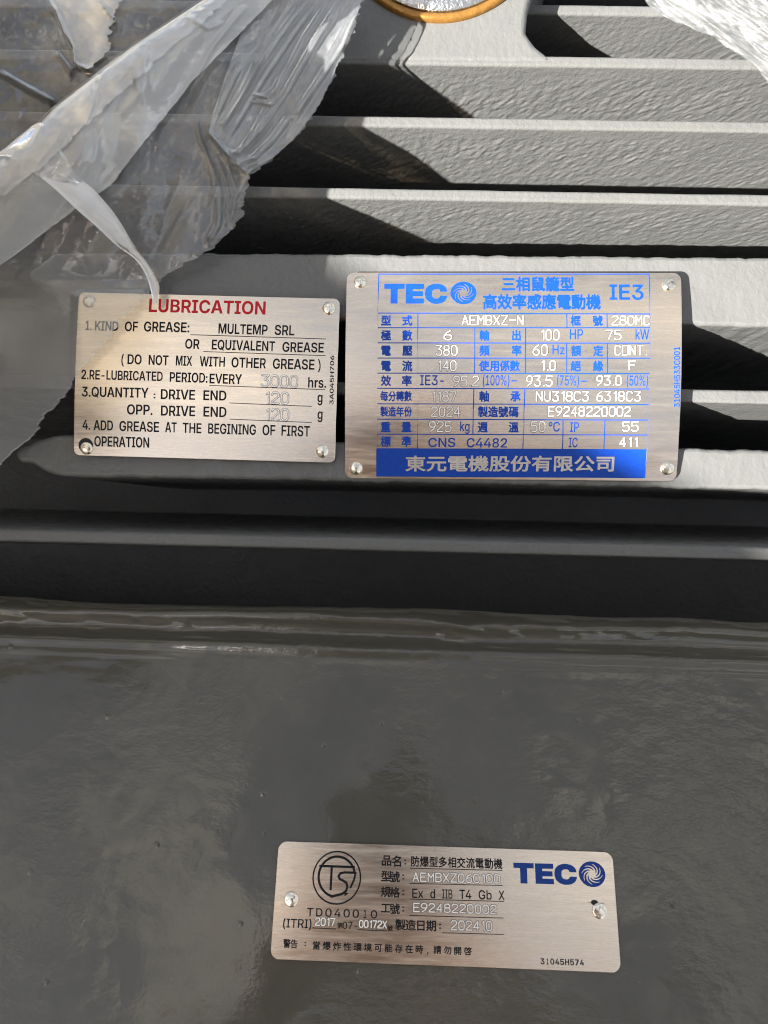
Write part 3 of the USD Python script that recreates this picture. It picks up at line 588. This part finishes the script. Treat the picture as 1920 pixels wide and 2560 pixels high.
class Plate:
    def __init__(self, d, bulge, radius, label, thick=0.9):
        self.w, self.h, self.b = d["w"], d["h"], bulge
        X, Y = np.array(d["x"]), np.array(d["y"])
        self.R, self.c = RM.T @ np.stack([X, Y, np.cross(X, Y)], 1), RM.T @ np.array(d["c"])
        shape = box(-self.w / 2 + radius, -self.h / 2 + radius, self.w / 2 - radius, self.h / 2 - radius).buffer(radius, quad_segs=10)
        self.prim = part("nameplate", self.solid(shape, -thick, 0.0, strips=30), M_STEEL, motor, label=label)

    def place(self, p):
        p = np.array(p, float)
        p[:, 2] += self.b * (1 - (2 * p[:, 1] / self.h) ** 2)
        return (p * 0.001) @ self.R.T + self.c

    def solid(self, shape, z0, z1, strips=0):
        """Raises a flat shape (mm) from z0 to z1 and bends it with the plate."""
        if strips:
            x0, y0, x1, y1 = shape.bounds
            ys = np.linspace(y0 - 0.01, y1 + 0.01, strips + 1)
            shape = shapely.union_all([shape]) if False else shape.segmentize((y1 - y0) / strips)
            faces = [shape.intersection(box(x0 - 1, a, x1 + 1, b)) for a, b in zip(ys[:-1], ys[1:])]
            vs, fs, n = [], [], 0
            for g in faces:
                for q in getattr(g, "geoms", [g]):
                    if q.geom_type != "Polygon" or q.area < 1e-9:
                        continue
                    tv, tf = trimesh.creation.triangulate_polygon(q, engine="earcut")
                    vs.append(np.c_[tv, np.full(len(tv), z1)]); fs.append(tf + n); n += len(tv)
            e = np.array(shape.exterior.coords)
            if not shape.exterior.is_ccw:
                e = e[::-1]
            bev = 0.12
            t = np.roll(e[:-1], -1, 0) - np.roll(e[:-1], 1, 0); t /= np.linalg.norm(t, axis=1, keepdims=True)
            nr = np.stack([t[:, 1], -t[:, 0]], 1); nr = np.vstack([nr, nr[:1]])
            rim = grid(np.stack([np.c_[e, np.full(len(e), z1)], np.c_[e + nr * bev, np.full(len(e), z1 - bev)], np.c_[e + nr * bev, np.full(len(e), z0)]]))
            v, f = join((np.vstack(vs), np.vstack(fs)), rim)
            return self.place(v), f
        ms = []
        for g in getattr(shape, "geoms", [shape]):
            if g.geom_type == "Polygon" and g.area > 1e-5:
                m = trimesh.creation.extrude_polygon(g, z1 - z0, engine="earcut")
                ms.append((np.array(m.vertices) + [0, 0, z0], np.array(m.faces)))
        v, f = join(*ms)
        return self.place(v), f

    def add(self, name, shape, material, z1=0.10, z0=-0.05, label=None):
        return part(name, self.solid(shape, z0, z1), material, self.prim, label=label)

    def text(self, rows_):
        for style, txt, x, y, L, cap, ang in rows_:
            if style == "st":
                shape, mat, z = stamped(txt, L, cap), M_STAMP, 0.2
            else:
                fnt, wt, bold, mat = STYLE[style]
                shape, z = glyphs(txt, font(fnt, wt), bold), 0.10
                b = shape.bounds
                if fnt:                                     # a square character: fit it to its cell
                    n = len(txt)
                    f_ = L / (n * 96)
                    shape = affinity.translate(shape, b[0] + (n * 96 - b[2]) / 2 if n == 1 else 0, 0)
                    shape = affinity.scale(shape, f_ if n == 1 else L / b[2], cap / 92, origin=(0, 0))
                    shape = affinity.translate(shape, 0, cap * 0.10)
                else:
                    ref = {"g": 70.0}.get(txt, 70.0)
                    shape = affinity.scale(shape, L / b[2], cap / ref, origin=(0, 0))
                if style == "kno":
                    z = 0.16
            shape = affinity.translate(affinity.rotate(shape, ang, origin=(0, 0)), x, y)
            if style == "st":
                self.add("groove_shade", shape.buffer(0.17, quad_segs=3), M_GROOVE_SHADE, z1=0.04)  # dark outline paints the groove shade round each stroke
            self.add("lettering", shape, mat, z1=z)

    def lines(self, rows_):
        for style, x0, y0, x1, y1, t in rows_:
            self.add("ruled_line", LineString([(x0, y0), (x1, y1)]).segmentize(4).buffer(t / 2 * 1.15, cap_style="flat"), M_BLUE if style == "blu" else M_BLACK, z1=0.07)

    def rivet(self, x, y, r, height=1.3, dent=0.0):
        a = np.linspace(0, math.pi / 2, 12)
        pr = [(max(r * 0.999 * math.cos(q), 1e-3), height * math.sin(q) ** 0.9 - (dent * math.cos(q * 1.0) ** 0 if q > 1.3 else 0)) for q in a]
        pr = [(r * 1.0, -0.1)] + pr
        aa = np.linspace(0, 2 * math.pi, 49)
        P = np.stack([np.stack([x + p * np.cos(aa), y + p * np.sin(aa), np.full(49, z_)], 1) for p, z_ in pr])
        P[..., 2] += 0.22 * (fbm(np.stack([P[..., 0] * 0.9, P[..., 1] * 0.9, P[..., 2] * 0], -1), 2, 5) - 0.5) * np.clip(P[..., 2:3][..., 0], 0, 1)
        v, f = grid(P)
        part("rivet", (self.place(v), f), M_RIVET, self.prim, smooth=60)

    def swirl(self, x, y, rx, ry, material):
        disc = Point(0, 0).buffer(1.0, quad_segs=24)
        cuts = []
        for k in range(8):
            a0 = 2 * math.pi * k / 8
            pts_ = [((0.30 + 0.48 * q) * math.cos(a0 + 1.5 * q), (0.30 + 0.48 * q) * math.sin(a0 + 1.5 * q)) for q in np.linspace(0, 1, 12)]
            lft = [LineString(pts_[i:i + 2]).buffer(0.062 * (1 - 0.7 * i / 11), quad_segs=3) for i in range(11)]
            cuts += lft
        s_ = disc.difference(shapely.union_all(cuts)).difference(Point(0, 0).buffer(0.31, quad_segs=12))
        self.add("logo", affinity.translate(affinity.scale(s_, rx, ry, origin=(0, 0)), x, y), material)


lub = Plate(PLATE1, 1.2, 2.2, "beige steel lubrication plate with red heading, left of the rating plate")
lub.text(TEXT1); lub.lines(LINE1)
lub.add("rivet_hole_shade", Point(HOLE1[0], HOLE1[1]).buffer(HOLE1[2] * 0.97), M_HOLE, z1=0.05)  # flat black disc: the dark of the open hole, painted on the plate
for q in RIV1:
    lub.rivet(*q)

rate = Plate(PLATE2, 3.2, 2.6, "wide steel rating plate with blue ruled table and blue bottom band")
part("blue_band", rate.solid(Polygon(BLOCK2), -0.05, 0.06, strips=8), M_BLUE, rate.prim)
rate.text(TEXT2); rate.lines(LINE2)
rate.swirl(LOGO2[0], LOGO2[1], 4.75, 4.2, M_BLUE)
for q in RIV2:
    rate.rivet(*q)

ex = Plate(PLATE3, 0.0, 3.0, "lowest steel plate with round certification mark and navy heading")
ex.text(TEXT3); ex.lines(LINE3)
ex.swirl(LOGO3[0], LOGO3[1], 4.6, 4.1, M_NAVY)
ex.add("smudge", affinity.scale(Point(SMUDGE[0], SMUDGE[1]).buffer(SMUDGE[2]), 1.0, 0.7).union(LineString([(SMUDGE[0] - 2.4, SMUDGE[1]), (SMUDGE[0] + 3.4, SMUDGE[1] - 0.1)]).buffer(0.07)), M_HOLE, z1=0.03)
for q in RIV3:
    ex.rivet(*q, height=0.9)
tx, ty, tr = TS
g = tr / 110.0
ring = Point(0, 0).buffer(110, quad_segs=32).difference(Point(0, 0).buffer(103.5, quad_segs=32))
inner = Point(0, 4).buffer(87, quad_segs=32).difference(Point(0, 4).buffer(77, quad_segs=32))
inner = inner.difference(box(38, -60, 95, 26)).difference(box(-16, -95, 38, -66))
inner = inner.union(box(-82, 40, 80, 50)).union(box(-30, -52, -20, 42))
inner = inner.union(LineString([(76, 22), (34, 22), (16, 18), (8, 6), (14, -6), (30, -12), (44, -20), (50, -36), (44, -54), (26, -66), (2, -72), (-20, -78)]).buffer(5.0)).union(LineString([(84, 22), (78, -8), (64, -38)]).buffer(4.4))
ex.add("certification_mark", affinity.translate(affinity.scale(ring.union(inner), g, g, origin=(0, 0)), tx, ty), M_BLACK)


# ------------------------------------------------------------------ the torn plastic film
def dist_to(px, py, line_):
    """Distance (photograph pixels) of each point to a polyline, and how far along it lies (0 to 1)."""
    best, along = np.full(px.shape, 1e9), np.zeros(px.shape)
    line_ = np.asarray(line_, float)
    seg = np.linalg.norm(np.diff(line_, axis=0), axis=1)
    cum = np.r_[0, np.cumsum(seg)] / seg.sum()
    for i in range(len(line_) - 1):
        a, d = line_[i], line_[i + 1] - line_[i]
        t = np.clip(((px - a[0]) * d[0] + (py - a[1]) * d[1]) / (d @ d), 0, 1)
        r = np.hypot(px - a[0] - t * d[0], py - a[1] - t * d[1])
        m = r < best
        best = np.where(m, r, best); along = np.where(m, cum[i] + t * (cum[i + 1] - cum[i]), along)
    return best, along


def ridges(px, py, rows_):
    out = np.zeros(px.shape)
    for line_, width, height in rows_:
        r, t = dist_to(px, py, line_)
        out += height * np.exp(-(r / width) ** 2) * np.clip(np.sin(np.pi * np.clip(t * 0.9 + 0.05, 0, 1)) * 2.2, 0, 1)
    return out


def sheet(left, right, y0, y1, nx, ny, height, jag=(0, 0), seed=0):
    """A sheet between two edges given as x(y) polylines of the photograph; height(px, py, s, t) in metres."""
    ys = np.linspace(y0, y1, ny)
    l_ = np.interp(ys, *np.array(left, float).T[::-1]); r_ = np.interp(ys, *np.array(right, float).T[::-1])
    wob = lambda k: (fbm(np.stack([ys / 9.0, ys * 0 + k, ys * 0], 1), 4, seed + k) - 0.5) * 2
    l_ = l_ + jag[0] * wob(1); r_ = r_ + jag[1] * wob(2)
    t = np.linspace(0, 1, nx)
    px = l_[:, None] + (r_ - l_)[:, None] * t
    py = np.broadcast_to(ys[:, None], px.shape)
    h = height(px, py, t[None, :] + 0 * px, (py - y0) / (y1 - y0))
    return grid(at(px, py, h))


EDGE = [(905, -160), (905, 0), (890, 60), (860, 135), (848, 155), (835, 190), (800, 262), (745, 338), (700, 382), (650, 420), (622, 437), (620, 470), (612, 510), (603, 545), (594, 560), (570, 580), (548, 604), (530, 622),
        (500, 637), (470, 655), (430, 680), (400, 702), (378, 728), (362, 746), (338, 765), (312, 797), (270, 850), (240, 886), (205, 920), (187, 940), (182, 958), (168, 985), (150, 1000), (132, 1022), (110, 1035), (95, 1070), (78, 1090), (40, 1122), (0, 1165), (-60, 1205)]
FOLD = [(720, -160), (501, 0), (330, 113), (140, 262), (70, 330), (0, 381), (-160, 490)]
FLAP = [(880, -160), (680, 0), (595, 88), (483, 200), (420, 282), (340, 380), (277, 463), (194, 518), (100, 590), (0, 665), (-160, 770)]
WRINKLES = [([(905, 5), (860, 110), (790, 220), (735, 300)], 7, 0.0016), ([(860, 0), (800, 90), (720, 230), (650, 330), (600, 380)], 6, 0.0018), ([(830, 0), (770, 90), (690, 240), (640, 330), (606, 395)], 5, 0.0014),
            ([(800, 0), (740, 80), (660, 200), (600, 300), (570, 345)], 6, 0.0016), ([(770, 0), (700, 95), (640, 190), (590, 270), (545, 335)], 7, 0.0016), ([(680, 90), (640, 170), (600, 250), (560, 310)], 6, 0.0012),
            ([(600, 170), (570, 230), (540, 300), (528, 330)], 5, 0.0010), ([(640, 240), (665, 243), (690, 225), (705, 195)], 4, 0.0012), ([(632, 255), (680, 262), (700, 240), (720, 205)], 4, 0.0012),
            ([(520, 328), (555, 372), (590, 408), (622, 437)], 6, 0.0030), ([(560, 400), (590, 412), (640, 395), (690, 345), (730, 290)], 6, 0.0016), ([(545, 380), (600, 385), (650, 345), (690, 290)], 6, 0.0012),
            ([(490, 300), (500, 350), (530, 420), (537, 440), (532, 480), (522, 505)], 5, 0.0022), ([(560, 380), (575, 430), (590, 480), (585, 540)], 5, 0.0016), ([(545, 400), (560, 440), (572, 490), (565, 560)], 4, 0.0014),
            ([(622, 440), (605, 470), (585, 500), (575, 560)], 5, 0.0016), ([(530, 420), (548, 480), (545, 560), (520, 610)], 10, 0.0020), ([(590, 560), (604, 548), (600, 535)], 6, 0.0022),
            ([(430, 20), (520, 70), (555, 60)], 6, 0.0010), ([(480, 210), (530, 120), (610, 20)], 7, 0.0014), ([(215, 310), (250, 200), (260, 175)], 7, 0.0009), ([(330, 150), (350, 230), (300, 290)], 10, 0.0008), ([(360, 120), (362, 250)], 12, 0.0008)]


def base_height(px, py, s, t):
    h = 0.0020 + (0.021 - 0.015 * np.clip((px - 350) / 300, 0, 1)) * np.clip((700 - py) / 620, 0, 1) ** 0.85
    h = h + 0.006 * np.clip((700 - px) / 700, 0, 1) * np.clip((760 - py) / 300, 0, 1)
    onplate = np.clip((px - 175) / 25, 0, 1) * np.clip((py - 720) / 20, 0, 1)
    h = np.where(py > 700, np.maximum(h, 0.0022 + 0.0030 * onplate), h)
    h = h + ridges(px, py, WRINKLES)
    q = np.stack([px / 90, py / 90, px * 0], -1)
    crumple = np.abs(fbm(q, 3, 71) - 0.5)
    calm = np.clip((760 - py) / 120, 0.12, 1)
    al, ac = (0.5 * px - 0.85 * py), (0.85 * px + 0.5 * py)
    wander = 60 * fbm(np.stack([px / 170, py / 170, px * 0], -1), 2, 73)
    fold = 0.5 - np.abs(fbm(np.stack([(ac + wander) / 95, al / 420, px * 0], -1), 3, 74) - 0.5)
    soft = fbm(np.stack([(ac + wander) / 130, al / 260, px * 0], -1), 2, 75) - 0.5
    h = h + calm * (0.0010 * crumple + 0.005 * np.maximum(fold - 0.40, 0) + 0.006 * soft + 0.0002 * np.abs(fbm(q * 5, 3, 72) - 0.5))
    h = h + 0.0015 * np.exp(-((1 - s) * 60) ** 2) * (noise(np.stack([py / 6, py * 0, py * 0], -1), 8)) * (py > 430)
    return h


film1 = thing("plastic_film", label="torn clear plastic film draped over the motor's upper left, folded back in a milky band", category="plastic film")
part("film_sheet", sheet([(p[0] - 2, p[1]) for p in FOLD[:6]] + [(-170, 470), (-170, 1300)], EDGE, -150, 1200, 230, 560, base_height, jag=(0, 11), seed=11), M_FILM, film1, smooth=True)


def flap_height(px, py, s, t):
    w = base_height(px, py, s, t)
    r = np.sin(np.clip(s / 0.12, 0, 1) * math.pi / 2)
    return w + 0.0008 + 0.013 * np.sqrt(np.clip(1 - (1 - np.clip(s / 0.75, 0, 1)) ** 2, 0, 1)) * np.clip(1.25 - s, 0, 1) * np.clip((900 - py) / 500, 0, 1)


part("folded_flap", sheet(FOLD, FLAP, -150, 760, 90, 240, flap_height, jag=(0, 3), seed=13), M_FLAP, film1, smooth=True, label="milky folded band running diagonally to the top")


def under_height(px, py, s, t):
    q = np.stack([px / 120, py / 120, px * 0], -1)
    return -0.004 + 0.004 * np.clip((500 - py) / 500, 0, 1) + 0.006 * np.abs(fbm(q, 4, 91) - 0.5) + ridges(px, py, [([(125, 0), (160, 80), (185, 130), (190, 165), (230, 175)], 5, 0.004), ([(0, 180), (60, 215), (138, 258)], 6, 0.004), ([(140, 130), (170, 170), (180, 192)], 5, 0.003), ([(250, 8), (295, 60), (300, 78)], 3, 0.002)])


def roll_height(px, py, s, t):
    return flap_height(px, py, s * 0.45, t) + 0.0012


part("rolled_edge", sheet([(x_ + 1, y_) for x_, y_ in FOLD], [(x_ * 0.6 + X_ * 0.4, y_ * 0.6 + Y_ * 0.4) for (x_, y_), (X_, Y_) in zip([(720, -160), (501, 0), (330, 113), (140, 262), (70, 330), (0, 381), (-160, 490)], [(880, -160), (680, 0), (500, 190), (340, 380), (194, 518), (0, 665), (-160, 770)])], -150, 490, 50, 200, roll_height, jag=(0, 10), seed=14), M_FLAP, film1, smooth=True)
part("inner_layer", sheet([(-200, -160), (-200, 520)], [(760, -160), (540, 0), (180, 270), (40, 385), (-130, 500)], -150, 500, 130, 130, under_height, seed=15), M_UNDER, film1, smooth=True)


def patch_height(px, py, s, t):
    return under_height(px, py, s, t) + 0.002


part("scuffed_patch", sheet([(120, -150), (122, 0), (140, 30), (160, 78), (180, 112), (186, 150), (190, 160), (215, 172)], [(330, -150), (300, 0), (280, 60), (270, 130), (235, 165), (222, 172)], -150, 172, 40, 90, patch_height, jag=(2, 14), seed=17), M_FLAP, film1, smooth=True)


def ribbon(pairs, heights, camber, seed, n_=180, m_=26):
    """A ribbon stretched between pairs of points of the photograph."""
    p = np.array([np.r_[u_, l_] for u_, l_ in pairs], float)
    c_ = (p[:, :2] + p[:, 2:]) / 2
    g_ = np.r_[0, np.cumsum(np.linalg.norm(np.diff(c_, axis=0), axis=1))]
    q = PchipInterpolator(g_ / g_[-1], p)(np.linspace(0, 1, n_))
    a_, b__ = q[:, :2], q[:, 2:]
    a_ = a_ + 5 * (fbm(np.stack([np.arange(n_) / 9, np.zeros(n_), np.zeros(n_)], 1), 3, seed + 4)[:, None] - 0.5)
    k = np.linspace(0, 1, m_)
    P = a_[:, None] * (1 - k[None, :, None]) + b__[:, None] * k[None, :, None]
    px, py = P[..., 0], P[..., 1]
    h = np.interp(np.linspace(0, 1, n_), np.linspace(0, 1, len(heights)), heights)[:, None]
    wid = np.linalg.norm(a_ - b__, axis=1)[:, None] / 110
    h = h + camber * np.sin(np.pi * k)[None, :] * wid + 0.0030 * np.abs(fbm(np.stack([px / 80, py / 80, px * 0], -1), 2, seed) - 0.5) * wid + 0.0007 * np.exp(-(k[None, :] / 0.08) ** 2) + 0.0006 * np.exp(-((1 - k[None, :]) / 0.08) ** 2)
    h = h + ridges(px, py, [([(100, 305), (128, 350), (155, 395), (172, 410)], 4, 0.0012), ([(150, 412), (185, 405)], 4, 0.0010), ([(95, 440), (150, 412)], 5, 0.0008), ([(145, 436), (195, 458)], 5, 0.0010)])
    return grid(at(px, py, h))


part("twisted_strip", ribbon([((-60, 424), (-60, 436)), ((20, 366), (8, 390)), ((100, 306), (48, 406)), ((130, 336), (85, 432)), ((160, 385), (120, 458)), ((185, 430), (152, 486)), ((240, 480), (192, 524)), ((290, 540), (238, 564)), ((340, 620), (294, 616)), ((370, 660), (338, 649)),
                              ((392, 700), (363, 685)), ((399, 725), (376, 722)), ((393, 760), (383, 760))], [0.030, 0.030, 0.029, 0.027, 0.024, 0.020, 0.016, 0.011, 0.008, 0.0055], 0.0016, 23), M_STRIP, film1, smooth=True, label="bright white stretched strip twisting down to the lubrication plate")


def gather_height(px, py, s, t):
    return base_height(px, py, s, t) + 0.0022 + 0.002 * np.clip(1 - np.abs(s - 0.75) * 3, 0, 1) + 1.2 * ridges(px + 9, py + 4, WRINKLES[:12])


part("gathered_layer", sheet([(700, -150), (640, 0), (600, 90), (560, 200), (530, 290), (522, 330), (560, 375), (590, 408), (616, 434)], [(x - 2, y) for x, y in EDGE if y < 440], -150, 434, 110, 240, gather_height, seed=19), M_GATHER, film1, smooth=True, label="gathered wrinkled layer along the right torn edge")

# the bunch of film hanging into the upper right corner, nearer to the viewer
film2 = thing("plastic_film", label="bright white bunched plastic film hanging into the upper right corner", category="plastic film")


def bunch_height(px, py, s, t):
    d, _ = dist_to(px, py, [(1580, -40), (1690, 35), (1800, 90), (1920, 190)])
    q = np.stack([(px * 0.80 + py * 0.6) / 160, (py * 0.8 - px * 0.6) / 34, px * 0], -1)
    return 0.030 + 0.010 * np.clip(d / 120, 0, 1) + 0.009 * np.abs(fbm(q, 3, 101) - 0.5) * 2 + 0.0025 * np.abs(fbm(q * 3, 3, 103) - 0.5)


EDGE2 = [(1440, -260), (1560, -60), (1612, 0), (1625, 17), (1660, 40), (1690, 57), (1712, 61), (1747, 80), (1782, 89), (1812, 115), (1853, 139), (1894, 168), (1907, 191), (1920, 206), (1990, 290), (2080, 380), (2300, 560), (2560, 700)]
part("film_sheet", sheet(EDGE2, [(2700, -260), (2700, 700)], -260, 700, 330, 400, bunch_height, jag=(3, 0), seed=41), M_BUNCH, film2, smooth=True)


def bunch_over(px, py, s, t):
    return bunch_height(px + 60, py + 12, s, t) + 0.006 + 0.004 * np.sin(np.clip(s * 6, 0, math.pi / 2))


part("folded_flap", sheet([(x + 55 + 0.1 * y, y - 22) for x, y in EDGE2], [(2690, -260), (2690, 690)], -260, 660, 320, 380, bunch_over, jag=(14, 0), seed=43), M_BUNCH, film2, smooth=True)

# added film piece out of view; its outline cuts the shade edge upper left
def aside():
    pts_ = [(1330, -420), (1230, -160), (1050, 60), (1015, 78), (954, 122), (930, 210), (906, 312), (862, 400), (816, 494), (822, 580), (812, 700), (770, 860)]
    e_ = np.array([at(x_, y_, -0.0125 if y_ < 200 else -0.004 if y_ < 400 else 0.0) for x_, y_ in pts_])
    sg = np.r_[0, np.cumsum(np.linalg.norm(np.diff(e_, axis=0), axis=1))]
    e_ = PchipInterpolator(sg, e_)(np.linspace(0, sg[-1], 200))
    k = np.linspace(0, 1, 90)[None, :, None]
    far_ = e_ * [0.2, 0.9, 1] + [-0.25, 0.0, 0.0]
    P = e_[:, None] * (1 - k) + far_[:, None] * k + SUN_LOCAL * 0.165
    q = np.stack([P[..., 0] * 22, P[..., 1] * 10, P[..., 2] * 0], -1)
    P = P + SUN_LOCAL * (0.05 * np.abs(fbm(q, 4, 55) - 0.5) - 0.01 + 0.05 * k[..., 0] ** 2)[..., None]
    return grid(P)


M_SHADE_FILM = film("added_shade_film", 0.85, 0.60, rough=0.25, tint=(0.55, 0.50, 0.42), clear=(0.66, 0.53, 0.36), scale=26.0)  # amber tint puts warm light patches into the shade it throws
part("bunched_film", aside(), M_SHADE_FILM, film1, smooth=True)  # unseen sheet added to throw the shade on the upper fins

# ------------------------------------------------------------------ surroundings outside the picture
n = 14
gx = np.linspace(-40, 40, n)
GX, GY = np.meshgrid(gx, gx, indexing="ij")
tag(usdkit.mesh(stage, "/World/ground", grid(np.stack([GX, GY, 0 * GX], -1), flip=False), M_GROUND).GetPrim(), "pale concrete yard around the motor", kind="structure")
# an unseen low wall added on the sun's side: its level top edge throws the straight shade across plates and lower housing
a, b_ = B @ at(833, 648, 0.0), B @ at(1800, 1265, 0.0)
nrm = np.cross(b_ - a, SUN); nrm /= np.linalg.norm(nrm)
e = np.cross(nrm, [0, 0, 1.0]); e /= np.linalg.norm(e)
top = a + SUN * 1.5 + [0, 0, HEIGHT]
out = np.array([e[1], -e[0], 0.0]); out = out if out @ SUN > 0 else -out
base = np.array([top[0], top[1], 0.0])
corner = [base + e * s_ + out * o for s_, o in ((-6, 0), (6, 0), (6, 0.2), (-6, 0.2))]
v = np.array(corner + [q + [0, 0, top[2]] for q in corner])
tag(usdkit.mesh(stage, "/World/added_shade_wall", trimesh.convex.convex_hull(v), M_WALL).GetPrim(), "added unseen wall that shades the plates and lower housing", "wall")

# the person taking the picture, leaning over the motor with a phone in both hands
import manifold3d as m3

person = thing("person", np.eye(3), (0, 0, 0), label="person in a beige shirt leaning over the motor, holding a phone", category="person")


def ball(p, r):
    return m3.Manifold.sphere(r, 20).translate([float(q) for q in p])


def chain(*joints):
    out_ = m3.Manifold()
    for (p, r), (q, t) in zip(joints[:-1], joints[1:]):
        out_ = out_ + m3.Manifold.batch_hull([ball(p, r), ball(q, t)])
    return out_


def smoothed(m, length, n_=12):
    m = m.refine_to_length(length).to_mesh()
    t = trimesh.Trimesh(m.vert_properties[:, :3], m.tri_verts)
    trimesh.smoothing.filter_taubin(t, iterations=n_)
    return t


PHONE = B @ [-0.024, -0.052, 0.2925] + [0, 0, HEIGHT]
skin, shirt, trousers = m3.Manifold(), m3.Manifold(), m3.Manifold()
head = np.array([0, -0.47, 1.585])
skin += m3.Manifold.batch_hull([ball(head + [0, -0.02, 0.03], 0.088), ball(head + [0, 0.03, -0.02], 0.078), ball(head + [0, 0.055, -0.075], 0.045)])
skin += chain((head + [0, 0.1, -0.02], 0.013), (head + [0, 0.122, -0.055], 0.015))
for sx in (-1, 1):
    skin += chain((head + [sx * 0.088, -0.015, 0.01], 0.016), (head + [sx * 0.086, -0.01, -0.03], 0.012))
skin += chain((head + [0, -0.03, -0.05], 0.056), ((0, -0.56, 1.44), 0.062))
for sx in (-1, 1):
    sh, el, wr = (sx * 0.185, -0.585, 1.39), (sx * 0.235, -0.40, 1.15), PHONE + [sx * 0.075, -0.075, -0.045]
    skin += chain((sh, 0.055), (el, 0.042), (wr, 0.028))
    palm = PHONE + [sx * 0.052, -0.03, -0.03]
    skin += m3.Manifold.batch_hull([ball(wr, 0.026), ball(palm, 0.019), ball(palm + [0, 0.02, 0.035], 0.014)])
    for j in range(4):
        root = palm + B @ [0, 0.022 * (j - 1.2), -0.006]
        tip_ = PHONE + B @ [sx * (0.006 + 0.004 * j), 0.022 * (j - 1.5) - 0.02, -0.014]
        skin += chain((root, 0.0095), (root + B @ [sx * -0.004, 0.004, -0.018], 0.0088), (tip_, 0.0076))
    skin += chain((palm + B @ [0, -0.01, 0.01], 0.012), (PHONE + B @ [sx * 0.036, -0.03, 0.014], 0.010), (PHONE + B @ [sx * 0.016, -0.012, 0.014], 0.0085))
    shirt += chain((sh, 0.072), (np.array(sh) * 0.4 + np.array(el) * 0.6, 0.062))
    hip, knee, ankle = (sx * 0.095, -0.80, 0.90), (sx * 0.11, -0.74, 0.48), (sx * 0.12, -0.82, 0.09)
    trousers += chain((hip, 0.098), (knee, 0.066), (ankle, 0.05))
    skin += chain((hip, 0.07), (knee, 0.05), ((sx * 0.12, -0.82, 0.12), 0.036), ((sx * 0.12, -0.81, 0.05), 0.036), ((sx * 0.125, -0.68, 0.035), 0.034))
skin += chain(((0, -0.60, 1.40), 0.09), ((0, -0.78, 0.95), 0.11))
shirt += m3.Manifold.batch_hull([ball((sx * 0.15, -0.60, 1.385), 0.075) for sx in (-1, 1)] + [ball((sx * 0.10, -0.70, 1.10), 0.105) for sx in (-1, 1)])
shirt += m3.Manifold.batch_hull([ball((sx * 0.10, -0.70, 1.10), 0.105) for sx in (-1, 1)] + [ball((sx * 0.10, -0.80, 0.90), 0.112) for sx in (-1, 1)])
trousers += m3.Manifold.batch_hull([ball((sx * 0.09, -0.795, 0.93), 0.104) for sx in (-1, 1)] + [ball((sx * 0.09, -0.80, 0.82), 0.10) for sx in (-1, 1)])
body_ = part("body", smoothed(skin, 0.012), plain("skin", (0.45, 0.27, 0.19), 0.5), person, smooth=True)
part("shirt", smoothed(shirt, 0.02), plain("beige_cotton", (0.50, 0.42, 0.32), 0.85), person, smooth=True)
part("trousers", smoothed(trousers, 0.025), plain("dark_cotton", (0.035, 0.04, 0.055), 0.85), person, smooth=True)
hair = m3.Manifold.batch_hull([ball(head + [0, -0.03, 0.045], 0.09), ball(head + [0, -0.045, 0.0], 0.085), ball(head + [0, 0.015, 0.06], 0.075)])
part("hair", smoothed(hair, 0.012), plain("black_hair", (0.012, 0.011, 0.010), 0.6), person, smooth=True)
for sx in (-1, 1):
    part("shoe", smoothed(chain(((sx * 0.12, -0.83, 0.045), 0.045), ((sx * 0.127, -0.66, 0.04), 0.04)), 0.012), plain("black_leather", (0.02, 0.02, 0.02), 0.4), person, smooth=True)
    part("eye", trimesh.creation.icosphere(2, 0.011).apply_translation(head + [sx * 0.031, 0.087, 0.005]), M_BLACK, person, smooth=True)
part("mouth", smoothed(chain((head + [-0.02, 0.098, -0.083], 0.005), (head + [0.02, 0.098, -0.083], 0.005)), 0.004), plain("lips", (0.35, 0.14, 0.12), 0.5), person, smooth=True)
phone = thing("smartphone", B, PHONE, label="black smartphone held in both hands over the motor", category="phone")
sl = m3.Manifold.batch_hull([m3.Manifold.cylinder(0.0078, 0.010, 0.010, 24, True).translate([a_ * 0.0255, b_q * 0.0635, 0]) for a_ in (-1, 1) for b_q in (-1, 1)])
part("case", sl, plain("black_glass", (0.015, 0.015, 0.017), 0.12), phone, smooth=30)
